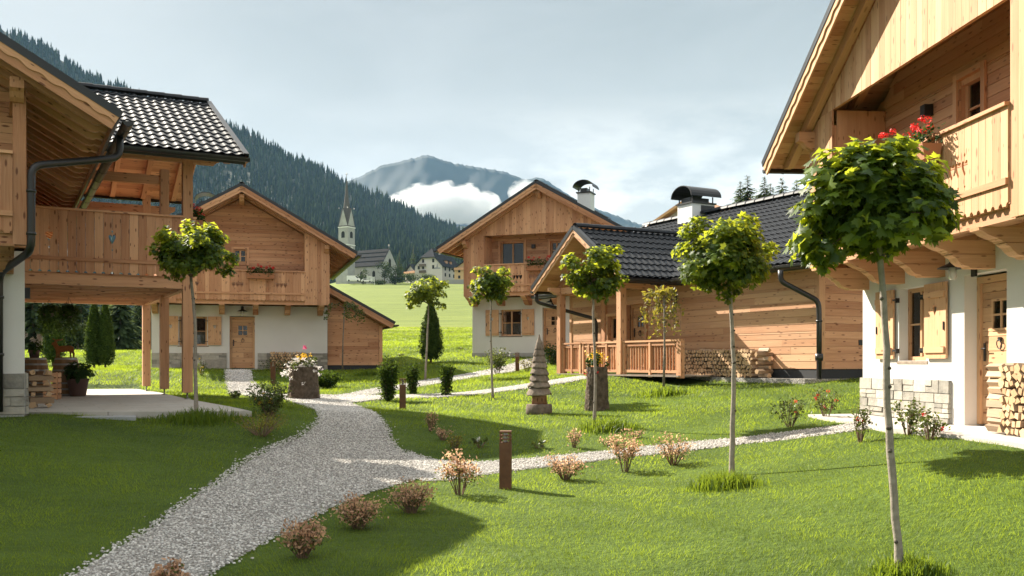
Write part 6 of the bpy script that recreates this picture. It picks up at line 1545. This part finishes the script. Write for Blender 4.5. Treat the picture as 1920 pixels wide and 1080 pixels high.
# ------------------------------------------------------------------ cloud bank in front of the mountain
def cloud(label, px, py, Y, wpx, hpx, dep, seed, dens=.06, slant=0):
    c = at(px, py, Y); w, h = wpx*Y/F/2, hpx*Y/F/2; mb = MB(); mb.lathe([(.02, -1), (.6, -.8), (.92, -.4), (1, 0), (.92, .4), (.6, .8), (.02, 1)], (0, 0, 0), 20)
    m, t = newmat('cloud'); co = t.n('ShaderNodeTexCoord').outputs['Object']
    ns = t.n('ShaderNodeTexNoise', {'Vector': t.n('ShaderNodeVectorMath', {0: scalev(t, co, (w/h*.62, 1.0, .8)), 1: (seed, seed*2.0, 0)}, operation='ADD').outputs[0], 'Scale': 2.1, 'Detail': 8.0, 'Roughness': .6}).outputs[0]
    sp = t.n('ShaderNodeSeparateXYZ', {0: co}); ln = t.n('ShaderNodeVectorMath', {0: scalev(t, co, (1, 1, 1.05))}, operation='LENGTH').outputs['Value']
    z = t.math('ADD', sp.outputs[2], t.math('MULTIPLY', sp.outputs[0], slant))
    base = t.rng(z, -.62, -.42, .55, 0)           # flat underside
    top = t.math('MULTIPLY', t.math('MAXIMUM', z, 0.0), .30)
    f = t.math('SUBTRACT', t.math('SUBTRACT', t.math('SUBTRACT', t.math('ADD', t.math('MULTIPLY', ns, 2.4), -.14), t.math('MULTIPLY', ln, .95)), base), top)
    d = t.math('MULTIPLY', t.rng(f, .0, .16), dens)
    vol = t.n('ShaderNodeVolumePrincipled', {'Color': (.86, .87, .88, 1), 'Density': d, 'Anisotropy': .15}).outputs[0]; t.out(None, vol); m.cycles.volume_step_rate = 1.0
    o = mb.build('cumulus_cloud', m); o.location = c; o.scale = (w, dep, h); tag(o, label, 'cloud'); return o
cloud('bright white cumulus bank hanging before the grey mountain', 832, 388, 2950, 226, 104, 80, 3.1, .03, .12)
cloud('small wisp of cloud clinging to the right shoulder of the mountain', 985, 360, 3000, 70, 50, 60, 8.4, .012)

# ------------------------------------------------------------------ air
def haze():
    m, t = newmat('haze'); v = t.n('ShaderNodeVolumePrincipled', {'Color': (.38, .66, .98, 1), 'Density': HAZE, 'Anisotropy': .0}).outputs[0]; t.out(None, v); return m

mb = MB(); mb.box(-4700, 4700, -700, 4750, -40, 960); hz_ = mb.build('haze', haze()); tag(hz_, kind='stuff')

# ------------------------------------------------------------------ sky, sun, camera
SUN_EL, SUN_AZ = 36.0, -49.0        # azimuth from +Y, clockwise seen from above
W_ = bpy.data.worlds.new('World'); S.world = W_; W_.use_nodes = True; t = NT(W_)
WS = .06
sky = t.n('ShaderNodeTexSky', sky_type='NISHITA', sun_disc=False); sky.sun_elevation = R(SUN_EL); sky.sun_rotation = R(SUN_AZ); sky.air_density = 1.0; sky.dust_density = 2.5; sky.altitude = 1300
co = t.n('ShaderNodeTexCoord').outputs['Generated']; sp = t.n('ShaderNodeSeparateXYZ', {0: co}); z = sp.outputs[2]
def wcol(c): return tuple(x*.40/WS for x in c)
lay = t.n('ShaderNodeTexNoise', {'Vector': scalev(t, co, (1.4, 1.4, 5.0)), 'Scale': 1.6, 'Detail': 6.0, 'Roughness': .55, 'Distortion': .5}).outputs[0]
hz = t.rng(z, .02, .36)
veil = t.mix(hz, wcol((.82, .79, .71)), wcol((.375, .40, .385)))
veil = t.mix(t.rng(z, .36, .60), veil, wcol((1.5, 1.46, 1.38)))  # sky overhead, above the view, brightened as added fill for the shade
veil = t.mix(t.math('MULTIPLY', t.rng(sp.outputs[0], -.12, -.5), .6), veil, wcol((.70, .72, .69)))
veil = t.mix(t.math('MULTIPLY', t.rng(sp.outputs[0], .1, .5), t.rng(z, .1, .34, 0, .55)), veil, wcol((.255, .29, .29)))
veil = t.mix(t.rng(lay, .44, .70, 0, .55), veil, wcol((.68, .68, .65)))
cl = t.n('ShaderNodeTexNoise', {'Vector': scalev(t, co, (1.0, 1.0, 2.4)), 'Scale': 5.2, 'Detail': 8.0, 'Roughness': .58}).outputs[0]
low = t.math('MULTIPLY', t.rng(cl, .44, .56), t.math('MULTIPLY', t.math('MULTIPLY', t.rng(z, .27, .17), t.rng(sp.outputs[0], -.06, .06, .25, 1.0)), t.rng(z, .0, .05)))
veil = t.mix(t.math('MULTIPLY', low, .95), veil, wcol((1.04, 1.0, .92)))
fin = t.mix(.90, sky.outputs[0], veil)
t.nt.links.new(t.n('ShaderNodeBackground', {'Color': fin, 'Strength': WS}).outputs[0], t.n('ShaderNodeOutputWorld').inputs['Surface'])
sl_ = bpy.data.lights.new('sun', 'SUN'); sl_.energy = 5.0; sl_.angle = R(.53); sl_.color = (1.0, .91, .77); so_ = bpy.data.objects.new('sun', sl_); COL.objects.link(so_)
az = R(SUN_AZ); el = R(SUN_EL); to = V((math.sin(az)*math.cos(el), math.cos(az)*math.cos(el), math.sin(el))); so_.rotation_euler = (-to).to_track_quat('-Z', 'Y').to_euler()
cam = bpy.data.cameras.new('camera'); co_ = bpy.data.objects.new('camera', cam); COL.objects.link(co_); S.camera = co_
cam.sensor_width = 36; cam.lens = 36*F/1920; cam.shift_y = (HY-540)/1920; cam.clip_start = .1; cam.clip_end = 30000; co_.location = (0, 0, CAMZ); co_.rotation_euler = (R(90), 0, 0)
S.view_settings.view_transform = 'Standard'; S.view_settings.look = 'None'; S.view_settings.exposure = EXPO; S.view_settings.gamma = 1
c = S.cycles; c.use_denoising = True; c.max_bounces = 8; c.diffuse_bounces = 4; c.glossy_bounces = 3; c.transmission_bounces = 5; c.transparent_max_bounces = 8; c.volume_bounces = 6; c.sample_clamp_indirect = 6
try: c.denoiser = 'OPENIMAGEDENOISE'
except Exception: pass
